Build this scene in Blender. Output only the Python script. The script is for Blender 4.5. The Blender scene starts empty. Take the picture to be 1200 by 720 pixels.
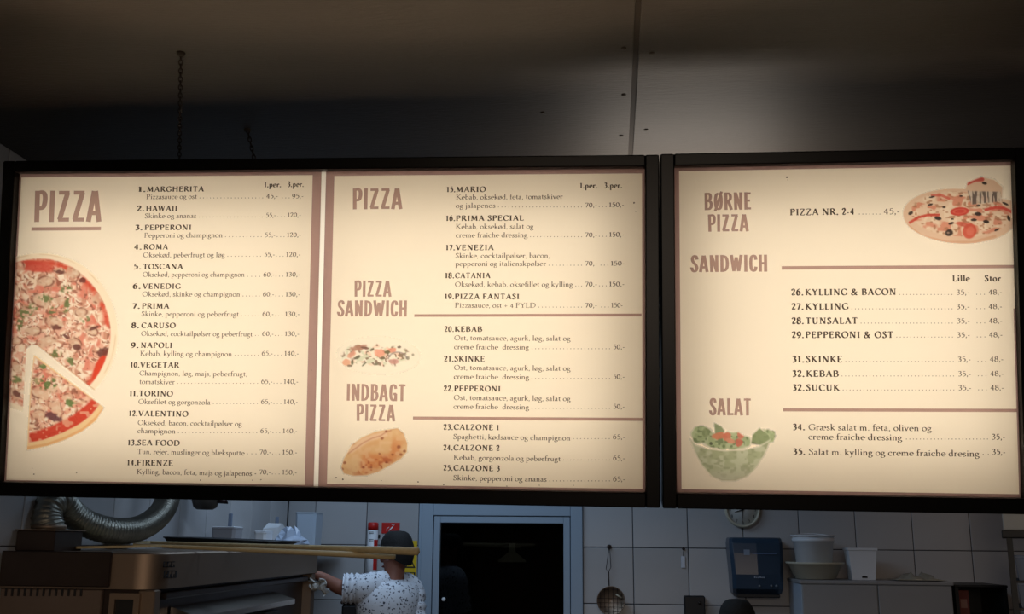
import bpy, bmesh, math, random
import numpy as np
from mathutils import Vector, Matrix
from mathutils.geometry import delaunay_2d_cdt

S = bpy.context.scene
C = S.collection
rnd = random.Random(7)

# ------------------------------------------------------------ camera
F = 1200.0
YAW, PITCH, ROLL = 0.0947, 0.2244, 0.0092
EYE = Vector((0, 0, 1.65))
_f = Vector((-math.sin(YAW)*math.cos(PITCH), math.cos(YAW)*math.cos(PITCH), math.sin(PITCH)))
_r0 = Vector((math.cos(YAW), math.sin(YAW), 0)); _u0 = _r0.cross(_f)
_r = _r0*math.cos(ROLL) + _u0*math.sin(ROLL)
_u = -_r0*math.sin(ROLL) + _u0*math.cos(ROLL)
cd = bpy.data.cameras.new('camera'); cam = bpy.data.objects.new('camera', cd); C.objects.link(cam)
cd.sensor_width = 36; cd.lens = 36*F/1200; cd.clip_start = 0.02
M = Matrix((_r, _u, -_f)).transposed().to_4x4(); M.translation = EYE
cam.matrix_world = M
S.camera = cam

# ------------------------------------------------------------ exposure, world, lights
S.view_settings.view_transform = 'Standard'
S.view_settings.look = 'None'
S.view_settings.exposure = 0.0
S.view_settings.gamma = 1.0
S.view_settings.use_curve_mapping = False
S.cycles.max_bounces = 10
S.cycles.diffuse_bounces = 6
S.cycles.transparent_max_bounces = 12
S.cycles.sample_clamp_indirect = 4.0
W = bpy.data.worlds.new('world'); S.world = W; W.use_nodes = True
W.node_tree.nodes['Background'].inputs[0].default_value = (0.5, 0.42, 0.35, 1)
W.node_tree.nodes['Background'].inputs[1].default_value = 0.02

def area(name, loc, size, power, color, direction, spread=180):
    l = bpy.data.lights.new(name, 'AREA'); l.shape = 'RECTANGLE'
    l.size, l.size_y = size; l.energy = power; l.color = color; l.spread = math.radians(spread)
    o = bpy.data.objects.new(name, l); C.objects.link(o); o.location = loc
    o.rotation_euler = Vector(direction).to_track_quat('-Z', 'Y').to_euler()
    return o
KIT = 1.0
area('kitchen_cool_fill', (-1.0, 4.95, 2.80), (1.2, 0.5), 11.5*KIT, (0.55, 0.75, 1.0), (0.1, 0.15, -1))  # unseen overhead light added for the cool tone of the kitchen
area('wall_cool_fill', (-0.5, 3.6, 2.55), (1.2, 0.2), 6.0*KIT, (0.6, 0.78, 1.0), (-0.25, 1, -0.45))  # unseen cool area light aimed at the far wall
area('warm_fill_right', (2.2, 4.9, 2.75), (0.5, 0.3), 1.3, (1.0, 0.72, 0.55), (0.1, 0.5, -1))  # unseen light added to warm the right part of the wall
area('ceiling_fill_up', (0.28, 3.40, 2.55), (0.6, 0.12), 4.3, (1.0, 0.88, 0.76), (0.0, -0.15, 1))  # unseen light added behind the boxes for the glow on the ceiling
area('hall_fill', (0.3, -1.5, 2.2), (1.6, 1.4), 15.0, (1.0, 0.8, 0.62), (0, 1, -0.45), 90)
_l = bpy.data.lights.new('ceiling_band_spot', 'SPOT'); _l.energy = 210; _l.color = (1.0, 0.72, 0.46); _l.spot_size = 2*math.atan(2.25/0.98); _l.spot_blend = 0.05; _l.shadow_soft_size = 0.03  # unseen spot added for the warm ceiling band, its cone makes the edge
_o = bpy.data.objects.new('ceiling_band_spot', _l); C.objects.link(_o); _o.location = (-0.4, 0.2, 1.9); _o.rotation_euler = (math.pi, 0, 0)

# ------------------------------------------------------------ helpers
def at(px, py, Y):
    d = _f + _r*((px-600)/F) + _u*((360-py)/F)
    return EYE + d*((Y-EYE.y)/d.y)
def link(o, parent=None):
    C.objects.link(o)
    if parent is not None: o.parent = parent
    return o
def tag(o, label=None, cat=None, group=None, kind=None):
    if label: o['label'] = label
    if cat: o['category'] = cat
    if group: o['group'] = group
    if kind: o['kind'] = kind
    return o
def thing(name, label, cat, loc=(0, 0, 0), group=None):
    o = bpy.data.objects.new(name, None); C.objects.link(o); o.location = loc; o.empty_display_size = 0.05
    return tag(o, label, cat, group)
class MB:
    """collects shapes in world (or the parent's) coordinates; build() links ONE mesh object"""
    def __init__(s): s.v = []; s.f = []; s.sm = []
    def add(s, vs, fs, smooth=False):
        b = len(s.v); s.v += [tuple(p) for p in vs]
        s.f += [tuple(b+i for i in f) for f in fs]; s.sm += [smooth]*len(fs)
    def box(s, a, b, ax=None):
        (x0, y0, z0), (x1, y1, z1) = a, b
        vs = [(x, y, z) for z in (z0, z1) for y in (y0, y1) for x in (x0, x1)]
        s.add(vs, [(0, 2, 3, 1), (4, 5, 7, 6), (0, 1, 5, 4), (2, 6, 7, 3), (0, 4, 6, 2), (1, 3, 7, 5)])
    def cbox(s, a, b, c=0.004):
        """box with chamfered vertical and top/bottom edges"""
        (x0, y0, z0), (x1, y1, z1) = a, b
        def ring(i, z): 
            return [(x0+c+i, y0+i, z), (x1-c-i, y0+i, z), (x1-i, y0+c+i, z), (x1-i, y1-c-i, z), (x1-c-i, y1-i, z), (x0+c+i, y1-i, z), (x0+i, y1-c-i, z), (x0+i, y0+c+i, z)]
        R = [ring(c*0.7, z0), ring(0, z0+c), ring(0, z1-c), ring(c*0.7, z1)]
        s.rings(R, True, True, False)
    def rings(s, R, cap0=True, cap1=True, smooth=True, close=True):
        n = len(R[0]); vs = [p for r in R for p in r]; fs = []
        for k in range(len(R)-1):
            for i in range(n if close else n-1):
                j = (i+1) % n
                fs.append((k*n+i, k*n+j, (k+1)*n+j, (k+1)*n+i))
        if cap0: fs.append(tuple(range(n))[::-1])
        if cap1: fs.append(tuple((len(R)-1)*n+i for i in range(n)))
        s.add(vs, fs, smooth)
    def lathe(s, o, prof, n=24, axis='z', cap0=True, cap1=True, a0=0):
        R = []
        for r, h in prof:
            ring = []
            for i in range(n):
                a = a0+2*math.pi*i/n; c, d = r*math.cos(a), r*math.sin(a)
                p = (c, d, h) if axis == 'z' else ((c, -h, d) if axis == 'y' else (h, c, d))
                ring.append((o[0]+p[0], o[1]+p[1], o[2]+p[2]))
            R.append(ring)
        s.rings(R, cap0, cap1)
    def tube(s, pts, rad, n=8, caps=True, squash=1.0):
        pts = [Vector(p) for p in pts]
        if not hasattr(rad, '__len__'): rad = [rad]*len(pts)
        up = None; R = []
        for i, p in enumerate(pts):
            t = (pts[min(i+1, len(pts)-1)]-pts[max(i-1, 0)]).normalized()
            if up is None:
                up = Vector((0, 0, 1)) if abs(t.z) < 0.9 else Vector((1, 0, 0))
            x = t.cross(up).normalized(); up = x.cross(t).normalized()
            R.append([tuple(p+(x*math.cos(2*math.pi*k/n)+up*math.sin(2*math.pi*k/n)*squash)*rad[i]) for k in range(n)])
        s.rings(R, caps, caps)
    def build(s, name, mat, parent=None, bevel=0, loc=None):
        me = bpy.data.meshes.new(name); me.from_pydata(s.v, [], s.f); me.update()
        me.polygons.foreach_set('use_smooth', s.sm)
        for m in (mat if isinstance(mat, (list, tuple)) else [mat]): me.materials.append(m)
        bm = bmesh.new(); bm.from_mesh(me); bmesh.ops.recalc_face_normals(bm, faces=bm.faces); bm.to_mesh(me); bm.free()
        o = bpy.data.objects.new(name, me)
        if parent is not None:
            # shapes are given in world space; bring them under the parent's frame
            link(o, parent)
            if parent.type == 'EMPTY' and parent.get('_local'): pass
            else:
                off = Vector((0, 0, 0)); q = parent
                while q is not None: off += q.location; q = q.parent
                me.transform(Matrix.Translation(-off))
        else: link(o)
        if bevel:
            b = o.modifiers.new('bevel', 'BEVEL'); b.width = bevel; b.segments = 2; b.limit_method = 'ANGLE'
        return o
def catmull(P, n):
    P = [Vector(p) for p in P]; out = []
    for i in range(len(P)-1):
        a, b, c, d = P[max(i-1, 0)], P[i], P[i+1], P[min(i+2, len(P)-1)]
        for k in range(n):
            t = k/n
            out.append(0.5*((2*b)+(c-a)*t+(2*a-5*b+4*c-d)*t*t+(3*b-a-3*c+d)*t*t*t))
    out.append(P[-1]); return out

# ------------------------------------------------------------ materials
def lin(c): return tuple(((x/255)/12.92 if x/255 <= 0.04045 else ((x/255+0.055)/1.055)**2.4) for x in c)
def mat(name, col, rough=0.5, metal=0.0, noise=0.0, scale=8.0, bump=0.0, bscale=60.0, stretch=(1, 1, 1), spec=0.5, col2=None):
    m = bpy.data.materials.new(name); m.use_nodes = True; nt = m.node_tree
    b = nt.nodes['Principled BSDF']; c = lin(col)
    b.inputs['Base Color'].default_value = (*c, 1); b.inputs['Roughness'].default_value = rough
    b.inputs['Metallic'].default_value = metal; b.inputs['Specular IOR Level'].default_value = spec
    if noise or bump or col2:
        tc = nt.nodes.new('ShaderNodeTexCoord'); mp = nt.nodes.new('ShaderNodeMapping'); mp.inputs['Scale'].default_value = stretch
        nt.links.new(tc.outputs['Object'], mp.inputs[0])
        nz = nt.nodes.new('ShaderNodeTexNoise'); nz.inputs['Scale'].default_value = scale; nz.inputs['Detail'].default_value = 6
        nt.links.new(mp.outputs[0], nz.inputs['Vector'])
        rp = nt.nodes.new('ShaderNodeValToRGB'); rp.color_ramp.elements[0].position = 0.35; rp.color_ramp.elements[1].position = 0.68
        k = 1-noise
        rp.color_ramp.elements[0].color = (*(lin(col2) if col2 else (c[0]*k, c[1]*k, c[2]*k)), 1)
        rp.color_ramp.elements[1].color = (*c, 1)
        nt.links.new(nz.outputs['Fac'], rp.inputs[0]); nt.links.new(rp.outputs[0], b.inputs['Base Color'])
        if bump:
            n2 = nt.nodes.new('ShaderNodeTexNoise'); n2.inputs['Scale'].default_value = bscale; n2.inputs['Detail'].default_value = 4
            nt.links.new(mp.outputs[0], n2.inputs['Vector'])
            bp = nt.nodes.new('ShaderNodeBump'); bp.inputs['Strength'].default_value = bump; bp.inputs['Distance'].default_value = 0.004
            nt.links.new(n2.outputs['Fac'], bp.inputs['Height']); nt.links.new(bp.outputs[0], b.inputs['Normal'])
    return m
def emit(name, col, s):
    m = bpy.data.materials.new(name); m.use_nodes = True; b = m.node_tree.nodes['Principled BSDF']
    b.inputs['Emission Color'].default_value = (*lin(col), 1); b.inputs['Emission Strength'].default_value = s
    b.inputs['Base Color'].default_value = (*lin(col), 1); return m
def translucent(name, col, gloss=0.0):
    m = bpy.data.materials.new(name); m.use_nodes = True; nt = m.node_tree; nt.nodes.clear()
    o = nt.nodes.new('ShaderNodeOutputMaterial'); t = nt.nodes.new('ShaderNodeBsdfTranslucent'); t.inputs[0].default_value = (*col, 1)
    d = nt.nodes.new('ShaderNodeBsdfDiffuse'); d.inputs[0].default_value = (*[0.75*x for x in col], 1)
    mx = nt.nodes.new('ShaderNodeMixShader'); mx.inputs[0].default_value = 0.25
    nt.links.new(t.outputs[0], mx.inputs[1]); nt.links.new(d.outputs[0], mx.inputs[2])
    nt.links.new(mx.outputs[0], o.inputs[0]); return m
PAPER = lin((248, 228, 200))
def ink(name, col=None, attr=None, a=0.5):
    """printed film: lets part of the backlight straight through, tinted, and scatters the rest"""
    m = bpy.data.materials.new(name); m.use_nodes = True; nt = m.node_tree; nt.nodes.clear()
    o = nt.nodes.new('ShaderNodeOutputMaterial'); t = nt.nodes.new('ShaderNodeBsdfTransparent'); d = nt.nodes.new('ShaderNodeBsdfTranslucent')
    mx = nt.nodes.new('ShaderNodeMixShader'); mx.inputs[0].default_value = a
    nt.links.new(t.outputs[0], mx.inputs[1]); nt.links.new(d.outputs[0], mx.inputs[2]); nt.links.new(mx.outputs[0], o.inputs[0])
    if attr:
        n = nt.nodes.new('ShaderNodeVertexColor'); n.layer_name = attr
        nt.links.new(n.outputs[0], t.inputs[0]); nt.links.new(n.outputs[0], d.inputs[0])
    else:
        l = lin(col); q = tuple(min(1, l[i]/PAPER[i]) for i in range(3))
        t.inputs[0].default_value = (*q, 1); d.inputs[0].default_value = (*q, 1)
    return m
MT = dict(
    black=mat('black_lacquer', (7, 7, 8), 0.3, spec=0.12),
    boxwhite=mat('box_white', (235, 235, 235), 0.7),
    foil=translucent('menu_foil', (0.87, 0.816, 0.722)),
    opal=translucent('opal_acrylic', (0.95, 0.93, 0.88)),
    ink_dark=ink('dark_brown_ink', (92, 76, 62)),
    ink_soft=ink('soft_brown_ink', (112, 95, 80)),
    ink_title=ink('title_brown_ink', (184, 146, 128)),
    ink_border=ink('border_brown_ink', (182, 144, 130)),
    ink_pic=ink('picture_ink', attr='print'),
    tile=mat('glazed_tile', (182, 182, 184), 0.30, noise=0.06, scale=3),
    tile2=mat('glazed_tile_worn', (172, 172, 174), 0.34, noise=0.08, scale=3),
    grout=mat('dark_grout', (52, 52, 56), 0.9),
    plaster=mat('plaster', (120, 116, 110), 0.9, noise=0.1),
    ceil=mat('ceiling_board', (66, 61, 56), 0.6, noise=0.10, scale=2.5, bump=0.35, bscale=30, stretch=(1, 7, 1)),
    gap=mat('joint_tape', (60, 50, 42), 0.9),
    batten=mat('joint_batten', (40, 32, 25), 0.8),
    floor=mat('floor_tile', (90, 84, 78), 0.6, noise=0.1),
    steel=mat('brushed_steel', (150, 132, 116), 0.55, 1.0),
    steel_d=mat('dark_steel', (70, 60, 56), 0.42, 0.8, noise=0.15),
    alu=mat('aluminium_foil', (152, 150, 140), 0.38, 0.85, noise=0.25, scale=14, bump=0.4, bscale=90),
    wood=mat('peel_wood', (206, 186, 142), 0.55, noise=0.2, scale=10, stretch=(1, 12, 12)),
    blackm=mat('black_iron', (22, 22, 24), 0.5),
    white=mat('white_plastic', (222, 226, 232), 0.4),
    whitem=mat('milky_plastic', (176, 190, 206), 0.35),
    frame=mat('painted_frame', (150, 166, 182), 0.45),
    glassd=None,
    blue=mat('blue_plastic', (50, 68, 88), 0.28),
    red=mat('signal_red', (196, 34, 30), 0.4),
    yellow=mat('sign_yellow', (222, 186, 28), 0.5),
    skin=mat('skin', (150, 98, 80), 0.55, noise=0.1),
    hair=mat('black_hair', (12, 10, 10), 0.85, noise=0.3, scale=40, bump=0.5, bscale=120),
    shirtd=mat('dark_shirt', (34, 34, 40), 0.85),
    trousers=mat('dark_trousers', (30, 32, 40), 0.85),
    cream=mat('clock_cream', (196, 190, 170), 0.4),
    face=mat('clock_face', (200, 200, 196), 0.5),
    cab=mat('cabinet_white', (150, 150, 152), 0.45, noise=0.05, scale=3),
    tag=mat('white_tag', (210, 212, 220), 0.5),
    redbox=mat('red_box', (110, 52, 46), 0.7),
    crate=mat('grey_blue_crate', (120, 132, 152), 0.5),
)
def shirt_mat():
    m = mat('patterned_shirt', (214, 220, 230), 0.8); nt = m.node_tree; b = nt.nodes['Principled BSDF']
    tc = nt.nodes.new('ShaderNodeTexCoord'); v = nt.nodes.new('ShaderNodeTexVoronoi'); v.inputs['Scale'].default_value = 56
    nz = nt.nodes.new('ShaderNodeTexNoise'); nz.inputs['Scale'].default_value = 30
    ad = nt.nodes.new('ShaderNodeVectorMath'); ad.operation = 'MULTIPLY_ADD'; ad.inputs[1].default_value = (0.03, 0.03, 0.03)
    nt.links.new(tc.outputs['Object'], ad.inputs[2]); nt.links.new(nz.outputs['Color'], ad.inputs[0])
    nt.links.new(ad.outputs[0], v.inputs['Vector'])
    r = nt.nodes.new('ShaderNodeValToRGB'); r.color_ramp.elements[0].position = 0.24; r.color_ramp.elements[1].position = 0.34
    r.color_ramp.elements[0].color = (*lin((52, 58, 78)), 1); r.color_ramp.elements[1].color = (*lin((214, 220, 230)), 1)
    nt.links.new(v.outputs['Distance'], r.inputs[0]); nt.links.new(r.outputs[0], b.inputs['Base Color']); return m
MT['shirt'] = shirt_mat()
def glass_mat():
    m = bpy.data.materials.new('dark_glass'); m.use_nodes = True; b = m.node_tree.nodes['Principled BSDF']
    b.inputs['Base Color'].default_value = (0.25, 0.28, 0.3, 1); b.inputs['Roughness'].default_value = 0.02
    b.inputs['Transmission Weight'].default_value = 1.0; b.inputs['IOR'].default_value = 1.45; return m
MT['glassd'] = glass_mat()
# ------------------------------------------------------------ lettering: a broad-nib serif and a heavy condensed face
def Ln(*p): return ('L', [(p[i], p[i+1]) for i in range(0, len(p), 2)])
def Ac(cx, cy, rx, ry, a0, a1):
    n = max(4, int(abs(a1-a0)/18))
    return ('L', [(cx+rx*math.cos(math.radians(a0+(a1-a0)*k/n)), cy+ry*math.sin(math.radians(a0+(a1-a0)*k/n))) for k in range(n+1)])
def Cv(*p):
    q = catmull([(p[i], p[i+1], 0) for i in range(0, len(p), 2)], 4)
    return ('L', [(v.x, v.y) for v in q])
def Sf(x, y, w=0.24): return ('S', x, y, w)
def Dt(x, y): return ('D', x, y)
def Hn(*p): return ('H', [(p[i], p[i+1]) for i in range(0, len(p), 2)])   # hairline
X = 0.62
G = {
 'A': (0.86, [Hn(.10,0,.42,1.0), Ln(.42,1.0,.74,0), Hn(.22,.36,.62,.36), Sf(.09,0,.2), Sf(.75,0,.24)]),
 'B': (0.72, [Ln(.16,0,.16,1), Hn(.16,.98,.36,.98), Ac(.36,.76,.2,.22,90,-90), Hn(.16,.54,.38,.54), Ac(.38,.28,.26,.26,90,-90), Hn(.16,.02,.38,.02), Sf(.1,0,.14), Sf(.1,1,.14)]),
 'C': (0.82, [Ac(.48,.5,.38,.49,45,315), Hn(.76,.74,.76,.96), Hn(.76,.08,.77,.2)]),
 'D': (0.92, [Ln(.16,0,.16,1), Hn(.16,.98,.4,.98), Ac(.4,.5,.42,.48,90,-90), Hn(.16,.02,.4,.02), Sf(.1,0,.14), Sf(.1,1,.14)]),
 'E': (0.68, [Ln(.16,0,.16,1), Hn(.16,.98,.56,.98,.57,.84), Hn(.16,.52,.48,.52,.48,.62,.48,.42), Hn(.16,.02,.58,.02,.62,.18), Sf(.1,0,.14), Sf(.1,1,.14)]),
 'F': (0.64, [Ln(.16,0,.16,1), Hn(.16,.98,.56,.98,.57,.84), Hn(.16,.52,.48,.52,.48,.62,.48,.42), Sf(.16,0,.28), Sf(.1,1,.14)]),
 'G': (0.88, [Ac(.48,.5,.38,.49,50,318), Hn(.76,.74,.76,.94), Ln(.76,.08,.76,.42), Sf(.76,.42,.24)]),
 'H': (0.94, [Ln(.18,0,.18,1), Ln(.76,0,.76,1), Hn(.18,.52,.76,.52), Sf(.18,0,.28), Sf(.18,1,.28), Sf(.76,0,.28), Sf(.76,1,.28)]),
 'I': (0.42, [Ln(.21,0,.21,1), Sf(.21,0,.3), Sf(.21,1,.3)]),
 'K': (0.84, [Ln(.18,0,.18,1), Hn(.2,.48,.62,.98), Ln(.3,.56,.74,0), Sf(.18,0,.28), Sf(.18,1,.28), Sf(.64,1,.24), Sf(.76,0,.2)]),
 'L': (0.64, [Ln(.18,0,.18,1), Hn(.18,.02,.56,.02,.6,.2), Sf(.14,0,.2), Sf(.18,1,.28)]),
 'M': (1.06, [Hn(.16,0,.22,1), Ln(.22,1,.52,.1), Hn(.52,.1,.84,1), Ln(.84,1,.88,0), Sf(.15,0,.24), Sf(.18,1,.16), Sf(.88,0,.28), Sf(.88,1,.16)]),
 'N': (0.94, [Hn(.18,0,.18,1), Ln(.18,1,.76,0), Hn(.76,0,.76,1), Sf(.18,0,.26), Sf(.14,1,.18), Sf(.76,1,.26)]),
 'O': (0.94, [Ac(.47,.5,.38,.49,0,360)]),
 'P': (0.70, [Ln(.17,0,.17,1), Hn(.17,.98,.36,.98), Ac(.36,.73,.24,.25,90,-90), Hn(.17,.48,.36,.48), Sf(.17,0,.3), Sf(.11,1,.14)]),
 'R': (0.78, [Ln(.17,0,.17,1), Hn(.17,.98,.36,.98), Ac(.36,.75,.22,.23,90,-90), Hn(.17,.52,.36,.52), Ln(.36,.52,.72,0), Sf(.17,0,.28), Sf(.11,1,.14), Sf(.74,0,.16)]),
 'S': (0.60, [Cv(.47,.84,.36,.98,.18,.94,.14,.76,.3,.56,.46,.38,.46,.12,.28,0,.12,.06,.1,.2), Hn(.48,.76,.48,.94), Hn(.1,.24,.1,.06)]),
 'T': (0.76, [Ln(.38,0,.38,1), Hn(.08,.84,.1,.98,.66,.98,.68,.84), Sf(.38,0,.3)]),
 'U': (0.90, [('L', [(.2,1),(.2,.36),(.24,.14),(.36,.02),(.52,.02),(.64,.12),(.7,.3)]), Hn(.7,.3,.7,1), Sf(.2,1,.28), Sf(.7,1,.26)]),
 'V': (0.84, [Ln(.12,1,.43,0), Hn(.43,0,.72,1), Sf(.11,1,.24), Sf(.73,1,.22)]),
 'W': (1.16, [Ln(.1,1,.34,0), Hn(.34,0,.58,.9), Ln(.56,1,.8,0), Hn(.8,0,1.04,1), Sf(.1,1,.24), Sf(.56,1,.2), Sf(1.05,1,.2)]),
 'Y': (0.80, [Ln(.1,1,.4,.48), Hn(.4,.48,.68,1), Ln(.4,.5,.4,0), Sf(.1,1,.24), Sf(.69,1,.2), Sf(.4,0,.28)]),
 'Z': (0.74, [Hn(.12,.84,.14,.98,.62,.98), Ln(.62,.98,.1,.02), Hn(.1,.02,.62,.02,.66,.18)]),
 '&': (0.96, [Cv(.84,.5,.7,.5,.58,.2,.38,.01,.16,.06,.12,.28,.3,.5,.5,.66,.52,.86,.38,.97,.24,.88,.26,.68,.5,.34,.7,.06,.86,.02)]),
 'a': (0.50, [Cv(.1,.48,.2,.6,.32,.56,.34,.42), Ln(.34,.46,.34,.08,.42,.02,.46,.06), Cv(.34,.36,.16,.3,.08,.16,.14,.03,.26,.04,.34,.14)]),
 'b': (0.60, [Ln(.14,1.06,.14,.04), Ac(.3,.3,.21,.3,130,-140), Sf(.1,1.06,.1)]),
 'c': (0.50, [Ac(.3,.31,.22,.3,50,310), Dt(.42,.5)]),
 'd': (0.60, [Ac(.29,.3,.21,.3,50,320), Ln(.45,1.06,.45,0), Sf(.41,1.06,.1), Sf(.49,0,.1)]),
 'e': (0.52, [Ac(.28,.31,.21,.3,0,305), Hn(.1,.34,.48,.37)]),
 'f': (0.36, [('L', [(.17,0),(.17,.84),(.22,1.0),(.34,1.06),(.42,1.0)]), Hn(.04,X,.34,X), Sf(.17,0,.24)]),
 'g': (0.52, [Ac(.24,.42,.15,.19,0,360), Hn(.36,.54,.48,.58), Cv(.16,.24,.1,.14,.24,.06,.42,.0,.46,-.16,.3,-.32,.1,-.28,.06,-.14,.14,-.02)]),
 'h': (0.60, [Ln(.14,1.06,.14,0), Cv(.14,.42,.28,.6,.42,.54,.45,.38), Ln(.45,.4,.45,0), Sf(.14,0,.22), Sf(.45,0,.22), Sf(.1,1.06,.1)]),
 'i': (0.30, [Ln(.15,X,.15,0), Dt(.15,.88), Sf(.15,0,.22), Sf(.11,X,.1)]),
 'j': (0.30, [('L', [(.17,X),(.17,-.16),(.12,-.3),(.0,-.34)]), Dt(.16,.88), Sf(.13,X,.1)]),
 'k': (0.58, [Ln(.14,1.06,.14,0), Hn(.14,.3,.42,.6), Ln(.22,.38,.5,0), Sf(.14,0,.22), Sf(.43,X,.18), Sf(.51,0,.14), Sf(.1,1.06,.1)]),
 'l': (0.30, [Ln(.15,1.06,.15,0), Sf(.15,0,.22), Sf(.11,1.06,.1)]),
 'm': (0.90, [Ln(.14,X,.14,0), Cv(.14,.42,.27,.6,.40,.54,.44,.38), Ln(.44,.4,.44,0), Cv(.44,.42,.57,.6,.70,.54,.74,.38), Ln(.74,.4,.74,0), Sf(.14,0,.2), Sf(.44,0,.2), Sf(.74,0,.2), Sf(.1,X,.1)]),
 'n': (0.60, [Ln(.14,X,.14,0), Cv(.14,.42,.28,.6,.42,.54,.45,.38), Ln(.45,.4,.45,0), Sf(.14,0,.22), Sf(.45,0,.22), Sf(.1,X,.1)]),
 'o': (0.58, [Ac(.29,.31,.22,.3,0,360)]),
 'p': (0.60, [Ln(.14,X,.14,-.36), Ac(.3,.31,.21,.3,130,-130), Sf(.14,-.36,.24), Sf(.1,X,.1)]),
 'r': (0.42, [Ln(.14,X,.14,0), Cv(.14,.42,.24,.58,.34,.6), Dt(.36,.56), Sf(.14,0,.24), Sf(.1,X,.1)]),
 's': (0.42, [Cv(.33,.5,.26,.6,.13,.58,.11,.44,.22,.32,.33,.2,.31,.05,.18,.0,.09,.06,.08,.14)]),
 't': (0.38, [('L', [(.17,.8),(.17,.14),(.22,.03),(.34,.05)]), Hn(.05,X,.34,X)]),
 'u': (0.60, [('L', [(.14,X),(.14,.18),(.2,.04),(.32,.03),(.43,.14)]), Ln(.45,X,.45,0), Sf(.1,X,.1), Sf(.41,X,.1), Sf(.5,0,.1)]),
 'v': (0.54, [Ln(.08,X,.27,0), Hn(.27,0,.45,X), Sf(.08,X,.2), Sf(.46,X,.18)]),
 'y': (0.54, [Ln(.08,X,.28,.02), Hn(.46,X,.26,-.08,.16,-.3,.04,-.34), Sf(.08,X,.2), Sf(.46,X,.18)]),
 'z': (0.48, [Hn(.08,.5,.09,.6,.4,.6), Ln(.4,.6,.08,.02), Hn(.08,.02,.4,.02,.43,.13)]),
 '\u00f8': (0.58, [Ac(.29,.31,.22,.3,0,360), Hn(.06,-.04,.52,.66)]),
 '\u00e6': (0.76, [Cv(.08,.48,.18,.6,.3,.56,.34,.42), Cv(.34,.36,.16,.3,.08,.16,.14,.03,.26,.04,.36,.16), Ac(.52,.31,.19,.3,180,-180+180), Ac(.52,.31,.19,.3,180,310), Hn(.34,.34,.7,.37)]),
 '0': (0.56, [Ac(.28,.4,.2,.39,0,360)]),
 '1': (0.44, [Ln(.24,.8,.24,0), Hn(.1,.68,.24,.8), Sf(.24,0,.28)]),
 '2': (0.54, [Cv(.1,.62,.16,.78,.34,.8,.42,.62,.34,.4,.1,.03), Hn(.1,.03,.44,.03,.48,.16)]),
 '3': (0.52, [Cv(.1,.7,.2,.8,.36,.76,.38,.58,.22,.44), Cv(.22,.44,.4,.38,.42,.16,.26,0,.1,.04)]),
 '4': (0.56, [Hn(.36,.8,.06,.24,.5,.24), Ln(.36,.8,.36,0), Sf(.36,0,.22)]),
 '5': (0.52, [Hn(.44,.8,.18,.8,.13,.46), Cv(.13,.46,.3,.52,.43,.38,.4,.12,.22,0,.1,.03)]),
 '6': (0.56, [Cv(.44,.84,.24,.72,.1,.46,.1,.28), Ac(.28,.27,.18,.26,180,-180)]),
 '7': (0.50, [Hn(.06,.66,.08,.78,.46,.78), Ln(.46,.78,.2,0)]),
 '8': (0.54, [Ac(.27,.62,.15,.2,0,360), Ac(.27,.22,.19,.22,0,360)]),
 '9': (0.56, [Ac(.28,.54,.18,.26,0,360), Cv(.46,.54,.46,.34,.34,.12,.14,-.02)]),
 '.': (0.26, [Dt(.13,.05)]),
 ',': (0.26, [Dt(.13,.05), Hn(.16,.04,.14,-.06,.07,-.14)]),
 '-': (0.36, [Hn(.07,.28,.29,.28), Hn(.07,.31,.29,.31)]),
 '+': (0.62, [Hn(.08,.36,.54,.36), Hn(.31,.6,.31,.12)]),
 ' ': (0.28, []),
}
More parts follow.
